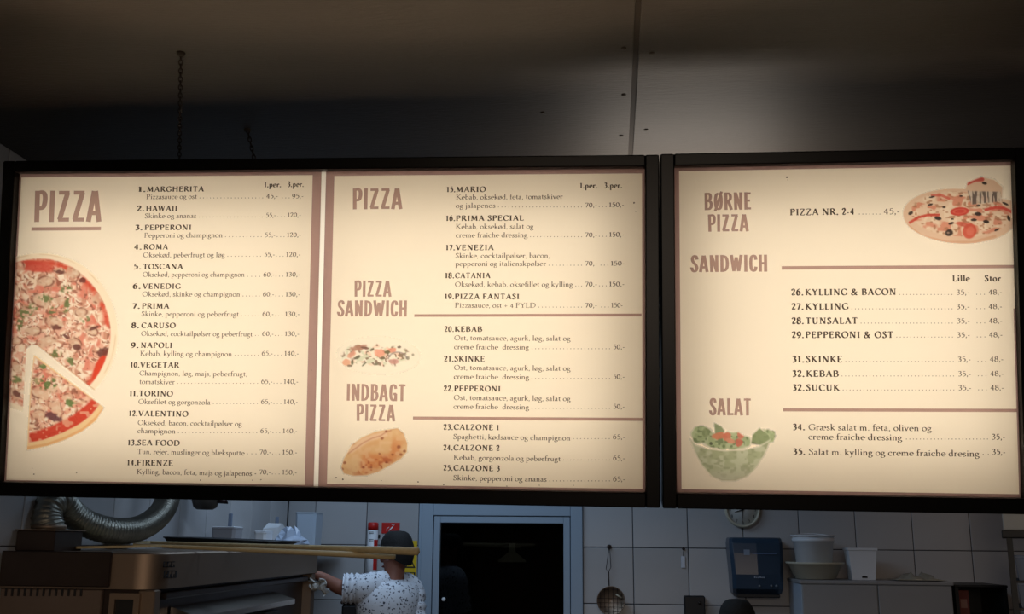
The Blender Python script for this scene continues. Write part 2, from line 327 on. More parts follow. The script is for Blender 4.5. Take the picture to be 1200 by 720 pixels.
# heavy condensed capitals for the headings (cap height 1)
T = {
 'P': (.46, [Ln(.13,0,.11,1), Cv(.13,.93,.28,.95,.36,.84,.36,.62,.3,.46,.13,.44)]),
 'I': (.25, [Ln(.12,0,.12,1)]),
 'Z': (.46, [Ln(.05,.93,.39,.93), Ln(.33,.93,.11,.07), Ln(.06,.07,.41,.07)]),
 'A': (.50, [Ln(.07,0,.22,.98), Ln(.41,0,.26,.98), Hn(.13,.28,.36,.28)]),
 'S': (.42, [Cv(.34,.74,.3,.92,.18,.94,.11,.8,.14,.62,.28,.42,.33,.24,.27,.07,.15,.06,.08,.2,.08,.28)]),
 'N': (.50, [Ln(.12,0,.10,1), Ln(.12,.95,.37,.05), Ln(.38,0,.38,1)]),
 'D': (.50, [Ln(.12,0,.12,1), Cv(.12,.93,.28,.9,.38,.7,.38,.3,.28,.1,.12,.07)]),
 'W': (.66, [Ln(.08,1,.2,.04), Ln(.2,.04,.32,.86), Ln(.32,.86,.44,.04), Ln(.44,.04,.57,1)]),
 'C': (.44, [Cv(.36,.7,.32,.9,.22,.94,.13,.84,.1,.5,.13,.16,.22,.06,.32,.1,.36,.3)]),
 'H': (.50, [Ln(.12,0,.12,1), Ln(.38,0,.38,1), Hn(.12,.5,.38,.5)]),
 'B': (.48, [Ln(.12,0,.12,1), Cv(.12,.93,.28,.93,.34,.8,.3,.6,.14,.54), Cv(.14,.54,.34,.48,.38,.26,.3,.08,.12,.07)]),
 'G': (.48, [Cv(.37,.72,.33,.9,.22,.94,.13,.84,.1,.5,.13,.16,.22,.06,.32,.08,.37,.2), Ln(.37,.0,.37,.44), Hn(.24,.42,.4,.42)]),
 'T': (.42, [Ln(.21,0,.21,1), Ln(.02,.93,.4,.93)]),
 '\u00d8': (.50, [Cv(.25,.94,.14,.86,.1,.5,.14,.14,.25,.06,.36,.14,.4,.5,.36,.86,.25,.94), Hn(.08,-.06,.42,1.06)]),
 'R': (.48, [Ln(.12,0,.12,1), Cv(.12,.93,.28,.93,.35,.8,.34,.64,.26,.52,.12,.5), Ln(.24,.52,.4,0)]),
 'E': (.42, [Ln(.12,0,.12,1), Ln(.12,.93,.37,.93), Ln(.12,.52,.33,.52), Ln(.12,.07,.38,.07)]),
 'L': (.40, [Ln(.12,0,.12,1), Ln(.12,.07,.38,.07)]),
 ' ': (.25, []),
}
_gc = {}
def glyph(font, ch, style):
    key = (font, ch, style)
    if key in _gc: return _gc[key]
    table = G if font == 'serif' else T
    adv, ops = table[ch]
    ky = 1.22 if (font == 'serif' and style == 'bold' and ch in '0123456789') else 1.0
    th, tn, ang = {'bold': (.235, .105, 20), 'text': (.14, .066, 22), 'num': (.14, .07, 22), 'title': (.16, .12, 0)}[style]
    an = math.radians(ang); V = []; Fc = []
    def strip(pts, a, b):
        for i in range(1, len(pts)-1):          # part the stroke at sharp corners
            u0 = math.atan2(pts[i][1]-pts[i-1][1], pts[i][0]-pts[i-1][0]); u1 = math.atan2(pts[i+1][1]-pts[i][1], pts[i+1][0]-pts[i][0])
            if abs((u1-u0+math.pi) % (2*math.pi)-math.pi) > 0.9:
                strip(pts[:i+1], a, b); strip(pts[i:], a, b); return
        L = []
        for i, p in enumerate(pts):
            q0 = pts[max(i-1, 0)]; q1 = pts[min(i+1, len(pts)-1)]
            dx, dy = q1[0]-q0[0], q1[1]-q0[1]; l = math.hypot(dx, dy) or 1; dx /= l; dy /= l
            t = math.atan2(dy, dx)-an
            h = 0.5*math.sqrt((a*math.sin(t))**2+(b*math.cos(t))**2)
            L.append(((p[0]-dy*h, p[1]+dx*h), (p[0]+dy*h, p[1]-dx*h)))
        for k in range(len(L)-1):
            b0 = len(V); V.extend([L[k][0], L[k][1], L[k+1][1], L[k+1][0]]); Fc.append((b0, b0+1, b0+2, b0+3))
    for op in ops:
        if op[0] == 'L': strip(op[1], th, tn)
        elif op[0] == 'H': strip(op[1], tn*1.15, tn*1.15)
        elif op[0] == 'S':
            _, x, y, w = op; h = tn*0.5; y = max(h*0.9, min(y-h*0.9, 2)) if y >= 0 else y
            b0 = len(V); V.extend([(x-w/2, y-h), (x+w/2, y-h), (x+w/2, y+h), (x-w/2, y+h)]); Fc.append((b0, b0+1, b0+2, b0+3))
        else:
            _, x, y = op; r = th*0.52; b0 = len(V)
            V.extend([(x+r*math.cos(k*math.pi/4), y+r*math.sin(k*math.pi/4)) for k in range(8)]); Fc.append(tuple(b0+k for k in range(8)))
    if not V: res = (adv, [], [])
    else:
        fc = []
        for f in [t for q in Fc for t in (([q[0], q[1], q[2]], [q[0], q[2], q[3]]) if len(q) == 4 else (list(q),))]:
            ar = sum(V[f[i]][0]*V[f[(i+1) % len(f)]][1]-V[f[(i+1) % len(f)]][0]*V[f[i]][1] for i in range(len(f)))
            if abs(ar) > 1e-7: fc.append(list(f) if ar > 0 else list(f)[::-1])
        r = delaunay_2d_cdt([Vector(v) for v in V], [], fc, 0, 1e-5)
        res = (adv, [(v[0], v[1]*ky) for v in r[0]], [tuple(t) for t, of in zip(r[2], r[5]) if of])
    _gc[key] = res
    return res
def text_width(font, s, style, track=0.0): return sum(glyph(font, c, style)[0]+track for c in s)-track
# ------------------------------------------------------------ the room shell
D = 6.1682; XL = -1.940; XR = 3.45; YB = -2.6; ZC = 2.882; TL = 0.3169; X0 = 0.1357; Z0 = 1.6161; YL0 = 3.614
def struct(name, m, mb, **k): return tag(mb.build(name, m, **k), kind='structure')
b = MB(); b.box((XL-0.1, YB-0.1, -0.1), (XR+0.1, D+0.16, 0)); struct('floor', MT['floor'], b)
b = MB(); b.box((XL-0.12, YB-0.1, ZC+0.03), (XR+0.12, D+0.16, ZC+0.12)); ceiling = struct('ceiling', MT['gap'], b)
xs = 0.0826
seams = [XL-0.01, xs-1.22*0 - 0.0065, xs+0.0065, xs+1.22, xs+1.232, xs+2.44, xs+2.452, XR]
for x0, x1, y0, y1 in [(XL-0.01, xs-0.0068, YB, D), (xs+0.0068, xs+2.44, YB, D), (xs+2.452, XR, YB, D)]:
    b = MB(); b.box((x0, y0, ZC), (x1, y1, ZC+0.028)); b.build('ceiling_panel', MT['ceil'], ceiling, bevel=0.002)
b = MB(); b.box((xs-0.0067, YB, ZC+0.003), (xs+0.0067, D, ZC+0.02)); b.build('joint_strip', MT['batten'], ceiling)
for px, py in [(731, 56), (764, 62), (731, 111), (728, 159), (757, 152), (636, 132)]:   # heads of the nails in the ceiling board
    p = at(px, py, 5); d = p-EYE; q = EYE+d*((ZC-EYE.z)/d.z)
    b = MB(); b.lathe((q.x, q.y, ZC-0.0015), [(0.007, 0.0), (0.006, 0.002)], 10); b.build('nail_head', MT['gap'], ceiling)
# window opening in the far wall (in wall coordinates)
wx0, wx1 = at(494, 650, D).x, at(683, 650, D).x
wz1 = at(590, 591, D).z
wz0 = 0.05
def wall_tiles(parent, cells, axis, base):
    """glazed tiles standing a little proud of the grout; one shared mesh, each tile an object"""
    g = 0.0022; h = TL/2-g; c = 0.0025
    if axis == 'y':   # faces -Y
        R = [[(-h, 0, -h), (h, 0, -h), (h, 0, h), (-h, 0, h)], [(-h, -0.004, -h), (h, -0.004, -h), (h, -0.004, h), (-h, -0.004, h)], [(-h+c, -0.006, -h+c), (h-c, -0.006, -h+c), (h-c, -0.006, h-c), (-h+c, -0.006, h-c)]]
    else:
        R = [[(0, -h, -h), (0, h, -h), (0, h, h), (0, -h, h)], [(0.004, -h, -h), (0.004, h, -h), (0.004, h, h), (0.004, -h, h)], [(0.006, -h+c, -h+c), (0.006, h-c, -h+c), (0.006, h-c, h-c), (0.006, -h+c, h-c)]]
    meshes = []
    for m in (MT['tile'], MT['tile2']):
        mb = MB(); mb.rings(R, False, True, False); o = mb.build('tile', m); meshes.append(o.data); bpy.data.objects.remove(o)
    for i, p in enumerate(cells):
        sx = p[3] if len(p) > 3 else 1
        o = bpy.data.objects.new('tile', meshes[0 if rnd.random() < 0.7 else 1]); link(o, parent); o.location = p[:3]
        if sx != 1: o.scale = (sx, 1, 1)
        t = 0.0022
        o.rotation_euler = (rnd.uniform(-t, t), rnd.uniform(-t, t)*0.2, rnd.uniform(-t, t))
wb = MB()
wb.box((XL-0.1, D, 0), (wx0, D+0.14, ZC+0.03)); wb.box((wx1, D, 0), (XR+0.1, D+0.14, ZC+0.03)); wb.box((wx0, D, wz1), (wx1, D+0.14, ZC+0.03)); wb.box((wx0, D, 0), (wx1, D+0.14, wz0))
wall_back = struct('wall_back', MT['grout'], wb)
cells = []
zs = [Z0+TL*(k+0.5) for k in range(-5, 4)]
ks = range(-7, 11)
for k in ks:
    for z in zs:
        x0, x1 = X0+TL*(k-0), X0+TL*(k+1)
        lo, hi = max(x0, XL+0.008), min(x1, XR)
        if z-TL/2 < wz1 and z+TL/2 > wz0:
            if lo >= wx0-0.001 and hi <= wx1+0.001: continue
            if lo < wx0 < hi: hi = wx0
            elif lo < wx1 < hi: lo = wx1
        if hi-lo < 0.03: continue
        cells.append(((lo+hi)/2, D, z, (hi-lo)/TL))
wall_tiles(wall_back, cells, 'y', D)
b = MB(); b.box((XL-0.1, YB, 0), (XL, D, ZC+0.03)); wall_left = struct('wall_left', MT['grout'], b)
wall_tiles(wall_left, [(XL, YL0+TL*(k+0.5), z) for k in range(-5, 8) if YL0+TL*(k+1) < D+0.01 for z in zs if z > 0.9], 'x', XL)
b = MB(); b.box((XR, YB, 0), (XR+0.1, D, ZC+0.03)); struct('wall_right', MT['plaster'], b)
b = MB(); b.box((XL-0.1, YB-0.1, 0), (XR+0.1, YB, ZC+0.03)); struct('wall_front', MT['plaster'], b)

# glazed door in the far wall: casing, sash, pane; a dim back room beyond
def rect_frame(mb, x0, x1, z0, z1, w, y0, y1):
    mb.box((x0, y0, z0), (x0+w, y1, z1)); mb.box((x1-w, y0, z0), (x1, y1, z1))
    mb.box((x0+w, y0, z1-w), (x1-w, y1, z1)); mb.box((x0+w, y0, z0), (x1-w, y1, z0+w))
m = MB(); cw = 0.070; rect_frame(m, wx0, wx1, 0.0, wz1, cw, D-0.03, D+0.10)
door = tag(m.build('door_1', MT['frame'], bevel=0.004), kind='structure')
m = MB(); m.box((wx0-0.016, D-0.022, 0), (wx0, D-0.0005, wz1+0.012)); m.build('casing_edge', MT['frame'], door)
m = MB(); m.box((wx0-0.016, D-0.020, wz1+0.0005), (wx1+0.004, D-0.0005, max(wz1+0.01, Z0+TL*math.ceil((wz1-Z0)/TL)-0.002))); m.build('casing_head', MT['frame'], door)
m = MB(); a0, a1, a2 = wx0+cw+0.004, wx1-cw-0.004, wz1-cw-0.004; rect_frame(m, a0, a1, 0.02, a2, 0.038, D-0.022, D+0.03)
sash = m.build('sash', MT['frame'], door, bevel=0.003)
m = MB(); m.box((a0+0.036, D, 0.05), (a1-0.036, D+0.006, a2-0.036)); m.build('pane', MT['glassd'], door)
m = MB(); p = at(526.5, 702.5, D-0.03); m.lathe((p.x-0.03, D-0.022, p.z), [(0.008, 0.0), (0.008, 0.02), (0.011, 0.024), (0.011, 0.034), (0.006, 0.036)], 12, 'y'); m.build('door_handle', MT['white'], door)  # white knob stands in for a small reflection on the pane
y0 = D+0.14; m = MB()
m.box((wx0-0.7, y0+2.2, 0), (wx1+0.7, y0+2.3, 2.6)); m.box((wx0-0.8, y0, 0), (wx0-0.7, y0+2.2, 2.6)); m.box((wx1+0.7, y0, 0), (wx1+0.8, y0+2.2, 2.6))
m.box((wx0-0.8, y0, 2.6), (wx1+0.8, y0+2.3, 2.7)); m.box((wx0-0.8, y0, -0.1), (wx1+0.8, y0+2.3, 0))
struct('wall_far', mat('back_room', (40, 40, 42), 0.9), m)
p = at(600, 657, y0+1.3)
pl = thing('lamp_reflection', 'dim cream lamp shape behind the door glass, imitating the reflection of a lamp', 'lamp', (p.x, p.y, 2.6))  # glowing shape put beyond the pane in place of a lamp reflection
m = MB(); m.lathe((p.x, p.y, p.z), [(0.10, -0.012), (0.10, 0.0), (0.06, 0.03), (0.025, 0.06), (0.022, 0.12)], 24); m.build('reflected_shade', emit('reflection_glow', (150, 145, 120), 0.028), pl)
m = MB(); m.tube([(p.x, p.y, p.z+0.12), (p.x, p.y, 2.6)], 0.004, 6); m.build('cord', MT['blackm'], pl)

# ------------------------------------------------------------ the light boxes
def board_axes(rz, tx, ry):
    u = Vector((math.cos(rz), math.sin(rz), 0)); n0 = Vector((math.sin(rz), -math.cos(rz), 0)); v = Vector((0, 0, 1))
    v2 = v*math.cos(tx)+n0*math.sin(tx); n = n0*math.cos(tx)-v*math.sin(tx)
    return (u*math.cos(ry)+v2*math.sin(ry)), (-u*math.sin(ry)+v2*math.cos(ry)), n
class Board:
    def __init__(s, name, label, pose, o, w, h, group):
        s.u, s.v, s.n = board_axes(*pose); s.w, s.h = w, h
        s.o = Vector(o)+s.u*(w/2)-s.v*h            # bottom centre of the printed face
        e = bpy.data.objects.new(name, None); C.objects.link(e); e.empty_display_size = 0.05
        m = Matrix((s.u, -s.n, s.v)).transposed().to_4x4(); m.translation = s.o; e.matrix_world = m
        tag(e, label, 'menu board', group); e['_local'] = 1; s.e = e; s.m = m
    def uv(s, px, py):
        d = _f+_r*((px-600)/F)+_u*((360-py)/F)
        t = (s.o-EYE).dot(s.n)/d.dot(s.n); p = EYE+d*t-s.o
        return p.dot(s.u), p.dot(s.v)
    def area_light(s, name, x, z, dep, sx, sz, power, col):
        l = bpy.data.lights.new(name, 'AREA'); l.shape = 'RECTANGLE'; l.size = sx; l.size_y = sz; l.energy = power; l.color = col
        o = bpy.data.objects.new(name, l); C.objects.link(o)
        o.matrix_world = s.m @ Matrix.Translation((x, dep, z)) @ Matrix.Rotation(math.radians(90), 4, 'X')
        return o
def LB(b, mb, name, mat_, parent, **k):
    o = mb.build(name, mat_, None, **k); o.parent = parent; return o
def light_box(B, fr):
    w, h = B.w, B.h; l, r, t, bo = fr; f0 = -0.032; dp = 0.13
    mb = MB()
    X0_, X1_, Z0_, Z1_ = -w/2-l, w/2+r, -bo, h+t
    def bar(a, b_): mb.cbox(a, b_, 0.003)
    bar((X0_, f0, Z0_), (-w/2, dp, Z1_)); bar((w/2, f0, Z0_), (X1_, dp, Z1_))
    bar((-w/2, f0, h), (w/2, dp, Z1_)); bar((-w/2, f0, Z0_), (w/2, dp, 0))
    LB(B, mb, 'frame', MT['black'], B.e)
    mb = MB(); mb.box((-w/2, dp-0.012, 0), (w/2, dp, h)); LB(B, mb, 'back_panel', MT['boxwhite'], B.e)
    mb = MB(); e = 0.003
    mb.box((-w/2, 0.01, 0), (-w/2+e, dp-0.012, h)); mb.box((w/2-e, 0.01, 0), (w/2, dp-0.012, h)); mb.box((-w/2+e, 0.01, 0), (w/2-e, dp-0.012, e)); mb.box((-w/2+e, 0.01, h-e), (w/2-e, dp-0.012, h))
    LB(B, mb, 'white_lining', MT['boxwhite'], B.e)
def foil(B, x0, x1, name='menu_panel', m='foil', dy=0.0, z0=0.0, z1=None):
    mb = MB(); mb.box((x0, dy, z0), (x1, dy+0.0015, B.h if z1 is None else z1)); return LB(B, mb, name, MT[m], B.e)
def flat(quads, y): 
    mb = MB()
    for q in quads: mb.add([(x, y, z) for x, z in q], [(0, 1, 2, 3)])
    return mb
class Print:
    """lettering collected on one printed panel"""
    def __init__(s, B, panel): s.B, s.p = B, panel
    def text(s, mb, t, x0, y, x1, cap, style='text', font='serif', base=None):
        a = s.B.uv(x0, y); b_ = s.B.uv(x1, y); wd = b_[0]-a[0]
        tr = 0.10 if style == 'bold' else 0.015
        if font == 'title': tr = 0.02
        W0 = text_width(font, t, style, tr); k = wd/W0; x = a[0]
        for ch in t:
            adv, V, Tt = glyph(font, ch, style)
            if V: mb.add([(x+p[0]*k, INK, a[1]+p[1]*cap) for p in V], Tt)
            x += (adv+tr)*k
    def nat(s, t, style, cap, tr): return text_width('serif', t, style, tr)*cap
    def dots(s, mb, x0, x1, y):
        n = max(1, round((x1-x0)/4.1)); r = 0.0011
        for i in range(n+1):
            u, v = s.B.uv(x0+(x1-x0)*i/max(1, n), y); v += r
            mb.add([(u-r, INK, v-r), (u+r, INK, v-r), (u+r, INK, v+r), (u-r, INK, v+r)], [(0, 1, 2, 3)])
    def flush(s, mb, name, m, label=None):
        o = mb.build(name, MT[m], None); o.parent = s.p
        if label: o['label'] = label
        return o
    def bar(s, name, pts, m='ink_title'):
        q = [s.B.uv(*p) for p in pts]
        o = flat([q], INK).build(name, MT[m], None); o.parent = s.p; return o
    def title(s, words):
        mb = MB()
        for t, x0, x1, top, base in words:
            a = s.B.uv(x0, base); c = s.B.uv(x0, top); s.text(mb, t, x0, base, x1, c[1]-a[1], 'title', 'title')
        return s.flush(mb, 'title_text', 'ink_title')
INK = -0.0012
CAPB, CAPT, CAPN = 0.0152, 0.0142, 0.0158
LBL = Board('menu_light_box', 'wide backlit menu box in a black frame, two cream panels parted by a white strip', (0.0126, 0.14, -0.0114), (-1.7446, 2.75, 2.7069), 1.8573, 0.9099, 'backlit menu boxes hung from the ceiling')
LBR = Board('menu_light_box', 'narrower backlit menu box with one cream panel listing children\'s pizza, sandwiches and salads', (-0.0115, 0.1541, -0.011), (0.194, 2.776, 2.6861), 0.9151, 0.9118, 'backlit menu boxes hung from the ceiling')
light_box(LBL, (0.036, 0.0385, 0.033, 0.040)); light_box(LBR, (0.0385, 0.05, 0.034, 0.041))
xa = LBL.uv(375.9, 201)[0]; xa2 = LBL.uv(368.6, 572)[0]; xa = (xa+xa2)/2
xb = (LBL.uv(381, 200)[0]+LBL.uv(374.4, 573)[0])/2
pA = foil(LBL, -LBL.w/2, xa); pB = foil(LBL, xb, LBL.w/2); pC = foil(LBR, -LBR.w/2, LBR.w/2)
foil(LBL, xa, xb, 'diffuser_strip', 'opal', 0.001)
# tubes inside: real area lights behind the printed panels
WARM = (1.0, 0.925, 0.83)
PW = 4.75
for zz, kk in ((0.452, 1.0),):
    LBL.area_light('light_box_tube', -0.46, zz, 0.112, 0.84, 0.74, PW*kk, WARM)
    LBL.area_light('light_box_tube', 0.42, zz, 0.112, 0.84, 0.74, PW*kk, WARM)
    LBR.area_light('light_box_tube', 0.02, zz, 0.112, 0.80, 0.74, PW*kk*0.92, WARM)

# ---- panel A
A = Print(LBL, pA)
def border(P, rects, panel):
    mb = MB()
    for r in rects: mb.add([(x, INK, z) for x, z in [(r[0], r[2]), (r[1], r[2]), (r[1], r[3]), (r[0], r[3])]], [(0, 1, 2, 3)])
    P.flush(mb, 'panel_border', 'ink_border')
w2, h = LBL.w/2, LBL.h
ia = LBL.uv(365.8, 210)[0]*0.5+LBL.uv(358.2, 555)[0]*0.5; tz = LBL.uv(200, 206.8)[1]; bz = LBL.uv(200, 566.0)[1]
border(A, [(-w2, xa, tz, h), (ia, xa, bz, tz), (-w2, xa, 0, bz), (-w2, -w2+0.006, bz, tz)], pA)
PIC_W = []
items = [
 ('1.', 161.6, 'MARGHERITA', 172.2, 239, 225, [('Pizzasauce og ost', 171.5, 231, 233.5)], ('45,-', 312, 326, 232.6), ('95,-', 342, 356, 232.6)),
 ('2.', 160.3, 'HAWAII', 171.2, 208, 247.5, [('Skinke og ananas', 169.6, 230.3, 256)], ('55,-', 311.6, 323.5, 255), ('120,-', 336.7, 353, 254.7)),
 ('3.', 158, 'PEPPERONI', 169.6, 224.5, 269.8, [('Pepperoni og champignon', 169, 261, 278.7)], ('55,-', 310.3, 323, 278), ('120,-', 336, 353, 278)),
 ('4.', 157, 'ROMA', 168.5, 197, 292.6, [('Oksek\u00f8d, peberfrugt og l\u00f8g', 167.7, 263.6, 301.7)], ('55,-', 309.5, 322.3, 301), ('120,-', 335, 352.5, 301)),
 ('5.', 156.4, 'TOSCANA', 167.7, 214.5, 315.6, [('Oksek\u00f8d, pepperoni og champignon', 167.2, 286.8, 324.6)], ('60,-', 308.5, 321.8, 324.6), ('130,-', 334.6, 352, 324.4)),
 ('6.', 155.8, 'VENEDIG', 167.2, 212, 338.6, [('Oksek\u00f8d, skinke og champignon', 166.7, 281.5, 347.6)], ('60,-', 308, 321.5, 347.6), ('130,-', 334.3, 352, 347.6)),
 ('7.', 155, 'PRIMA', 166.4, 198.4, 361.8, [('Skinke, pepperoni og peberfrugt', 165.6, 280, 370.8)], ('60,-', 307.4, 321, 370.8), ('130,-', 333.8, 351.5, 370.8)),
 ('8.', 154, 'CARUSO', 165.6, 206, 384.6, [('Oksek\u00f8d, cocktailp\u00f8lser og peberfrugt', 165.3, 296, 393.9)], ('60,-', 307.2, 321, 393.9), ('130,-', 333.6, 351, 393.9)),
 ('9.', 153.3, 'NAPOLI', 164.8, 202, 407.8, [('Kebab, kylling og champignon', 164.2, 272, 417.3)], ('65,-', 306.7, 320, 417), ('140,-', 333, 350.4, 417)),
 ('10.', 152.8, 'VEGETAR', 164.4, 210, 430.8, [('Champignon, l\u00f8g, majs, peberfrugt,', 163.3, 290, 440.3), ('tomatskiver', 163.3, 205, 450.3)], ('65,-', 306, 319.6, 450), ('140,-', 332.2, 349.9, 450)),
 ('11.', 151.7, 'TORINO', 162.8, 202.8, 464.4, [('Oksefilet og gorgonzola', 162.2, 246.7, 473.6)], ('65,-', 305.8, 319.3, 473.6), ('140,-', 332.2, 349.3, 473.6)),
 ('12.', 151, 'VALENTINO', 162.2, 220.8, 487.8, [('Oksek\u00f8d, bacon, cocktailp\u00f8lser og', 161.4, 283.6, 498.3), ('champignon', 161, 205.8, 507.8)], ('65,-', 305, 318.6, 507.8), ('140,-', 331, 348.8, 507.8)),
 ('13.', 149.7, 'SEA FOOD', 161, 210.8, 522, [('Tun, rejer, muslinger og bl\u00e6ksputte', 161, 286.7, 532.2)], ('70,-', 304.2, 318, 532.6), ('150,-', 330.6, 348.5, 532.8)),
 ('14.', 149, 'FIRENZE', 160.6, 202.8, 545.6, [('Kylling, bacon, feta, majs og jalapenos', 160.3, 295.6, 555.8)], ('70,-', 303.9, 317.5, 556), ('150,-', 330.3, 348.2, 556.2)),
]
def menu_item(P, it, capb=CAPB, capt=CAPT):
    num, nx, name, x0, x1, y, desc, p1, p2 = it
    mb = MB(); P.text(mb, num, nx, y, min(x0-0.8, nx+(len(num)*4.6)), capb, 'bold'); P.text(mb, name, x0, y, x1, capb, 'bold')
    sb = MB()
    for t, a, c, yy in desc: P.text(sb, t, a, yy, c, capt)
    last = desc[-1] if desc else (name, x0, x1, y)
    for p in (p1, p2):
        if p: P.text(sb, p[0], p[1], p[3], p[2], CAPN, 'num')
    if p1[1]-last[2] > 8: P.dots(sb, last[2]+3.5, p1[1]-4, p1[3])
    if p2: P.dots(sb, p2[1]-11, p2[1]-3, p2[3])
    o = P.flush(mb, 'item_name', 'ink_dark'); P.flush(sb, 'item_text', 'ink_soft')
for it in items: menu_item(A, it)
def heading(P, t, x0, y, x1, cap=CAPB, nm='column_heading'):
    mb = MB(); P.text(mb, t, x0, y, x1, cap, 'bold'); P.flush(mb, nm, 'ink_dark')
heading(A, '1.per.', 309.5, 219.6, 329.5); heading(A, '3.per.', 337, 219.2, 356)
A.title([('PIZZA', 38.5, 119.5, 223.8, 260.5)])
A.bar('title_underline', [(37, 270.6), (118.3, 270.0), (118.6, 266.0), (37.2, 266.6)])
# ---- panel B
B_ = Print(LBL, pB)
i0 = LBL.uv(390.8, 210)[0]*0.5+LBL.uv(384.5, 560)[0]*0.5; i1 = LBL.uv(751.5, 230)[0]*0.5+LBL.uv(753.8, 560)[0]*0.5
tz = LBL.uv(560, 205.0)[1]; bz = LBL.uv(560, 570.2)[1]
border(B_, [(xb, w2, tz, h), (xb, i0, bz, tz), (i1, w2, bz, tz), (xb, w2, 0, bz)], pB)
q7 = '70,-'
itemsB = [
 ('15.', 523.2, 'MARIO', 534.5, 569.4, 225.3, [('Kebab, oksek\u00f8d, feta, tomatskiver', 534.3, 659.6, 234), ('og jalapenos', 534, 580.7, 244)], (q7, 685.5, 700, 243.2), ('150,-', 713.2, 731.5, 242.8)),
 ('16.', 522.4, 'PRIMA SPECIAL', 534.3, 613.7, 259.1, [('Kebab, oksek\u00f8d, salat og', 534, 625.3, 268.6), ('creme fraiche dressing', 534, 618.2, 278.6)], (q7, 685.5, 700, 278), ('150,-', 713.4, 731.7, 277.6)),
 ('17.', 522.2, 'VENEZIA', 534, 578.6, 293.4, [('Skinke, cocktailp\u00f8lser, bacon,', 533.5, 644.6, 302.7), ('pepperoni og italienskp\u00f8lser', 533.5, 640, 312)], (q7, 685.5, 700, 311.5), ('150-', 715.3, 732, 311.4)),
 ('18.', 521.3, 'CATANIA', 533.2, 574.7, 326.2, [('Oksek\u00f8d, kebab, oksefillet og kylling', 533, 671.3, 336.2)], (q7, 685.5, 700, 335.9), ('150,-', 713.4, 732, 335.7)),
 ('19.', 520.8, 'PIZZA FANTASI', 533, 608.7, 350.7, [('Pizzasauce, ost + 4 FYLD', 533, 628, 360.7)], (q7, 685.5, 700, 360.6), ('150-', 715.9, 730, 360.5)),
]
for k, (n, nm, x1, ys) in enumerate([('20.', 'KEBAB', 565, (389, 399, 409.4)), ('21.', 'SKINKE', 568, (423.8, 433.8, 444.3)), ('22.', 'PEPPERONI', 586.7, (458.6, 469, 479.3))]):
    itemsB.append((n, 520.6-k*0.4, nm, 532.8-k*0.3, x1, ys[0], [('Ost, tomatsauce, agurk, l\u00f8g, salat og', 532.2-k*0.3, 668.5, ys[1]), ('creme fraiche  dressing', 531.9-k*0.3, 620, ys[2])], ('50,-', 718.3, 732.2, ys[2]), None))
itemsB += [('23.', 519.5, 'CALZONE 1', 531.7, 584.8, 503.8, [('Spaghetti, k\u00f8dsauce og champignon', 531, 668.5, 514.8)], ('65,-', 718, 732.6, 514.9), None),
 ('24.', 519.4, 'CALZONE 2', 531.4, 585.4, 527.9, [('Kebab, gorgonzola og peberfrugt', 531.4, 657, 539.2)], ('65,-', 718.2, 732.6, 539.8), None),
 ('25.', 519.4, 'CALZONE 3', 531.4, 585.7, 551.7, [('Skinke, pepperoni og ananas', 531, 640.7, 563)], ('65,-', 718.2, 732.8, 564.3), None)]
for it in itemsB: menu_item(B_, it)
heading(B_, '1.per.', 679.4, 220.8, 700); heading(B_, '3.per.', 708, 220.6, 729)
B_.title([('PIZZA', 412.3, 472, 221, 245.6)])
B_.title([('PIZZA', 414.6, 459, 329, 348), ('SANDWICH', 395, 477.5, 352.2, 371)])
B_.title([('INDBAGT', 405.6, 475.5, 450, 469.8), ('PIZZA', 417, 463.5, 474, 493.6)])
B_.bar('divider_line', [(485.5, 371.6), (751.8, 371.0), (751.8, 367.8), (485.6, 368.5)])
B_.bar('divider_line', [(484, 491.9), (753.2, 493.6), (753.2, 490.0), (484.1, 488.4)])
# ---- panel C
P3 = Print(LBR, pC); w3 = LBR.w/2; h3 = LBR.h
i0 = LBR.uv(795.5, 205)[0]*0.5+LBR.uv(799, 570)[0]*0.5; tz = LBR.uv(990, 197.6)[1]; bz = LBR.uv(990, 576.4)[1]
border(P3, [(-w3, w3, tz, h3), (-w3, i0, bz, tz), (-w3, w3, 0, bz), (w3-0.005, w3, bz, bz+0.5)], pC)
heading(P3, 'PIZZA NR. 2-4', 925.7, 252.6, 1001, 0.0178, 'item_name'); heading(P3, 'Lille', 1116, 329.9, 1136, 0.0165); heading(P3, 'Stor', 1153.6, 329.9, 1172.4, 0.0165)
sb = MB(); P3.dots(sb, 1007, 1031, 251.6); P3.text(sb, '45,-', 1035.2, 251.3, 1054.6, 0.0195, 'num')
P3.flush(sb, 'item_text', 'ink_soft')
for n, nm, nx, x0, x1, y, px in [('26.', 'KYLLING & BACON', 927, 943.5, 1050.2, 346.2, 1120.4), ('27.', 'KYLLING', 927.2, 943.7, 994.3, 363, 1120.5), ('28.', 'TUNSALAT', 927.5, 944, 1005, 379.8, 1120.8), ('29.', 'PEPPERONI & OST', 927.6, 943.8, 1046.8, 396.2, 1121), ('31.', 'SKINKE', 928, 944.3, 987, 424.8, 1122), ('32.', 'KEBAB', 928.2, 944.6, 982.7, 441.7, 1122.3), ('32.', 'SUCUK', 928.4, 944.6, 984, 458.2, 1122.6)]:
    mb = MB(); P3.text(mb, n, nx, y, nx+14.5, 0.0172, 'bold'); P3.text(mb, nm, x0, y, x1, 0.0172, 'bold'); P3.flush(mb, 'item_name', 'ink_dark')
    sb = MB(); P3.dots(sb, x1+4, px-5, y-0.4); P3.text(sb, '35,-', px, y-0.6, px+15.8, CAPN*1.05, 'num'); P3.dots(sb, px+24, px+33, y-0.6); P3.text(sb, '48,-', px+37.6, y-0.8, px+54, CAPN*1.05, 'num'); P3.flush(sb, 'item_text', 'ink_soft')
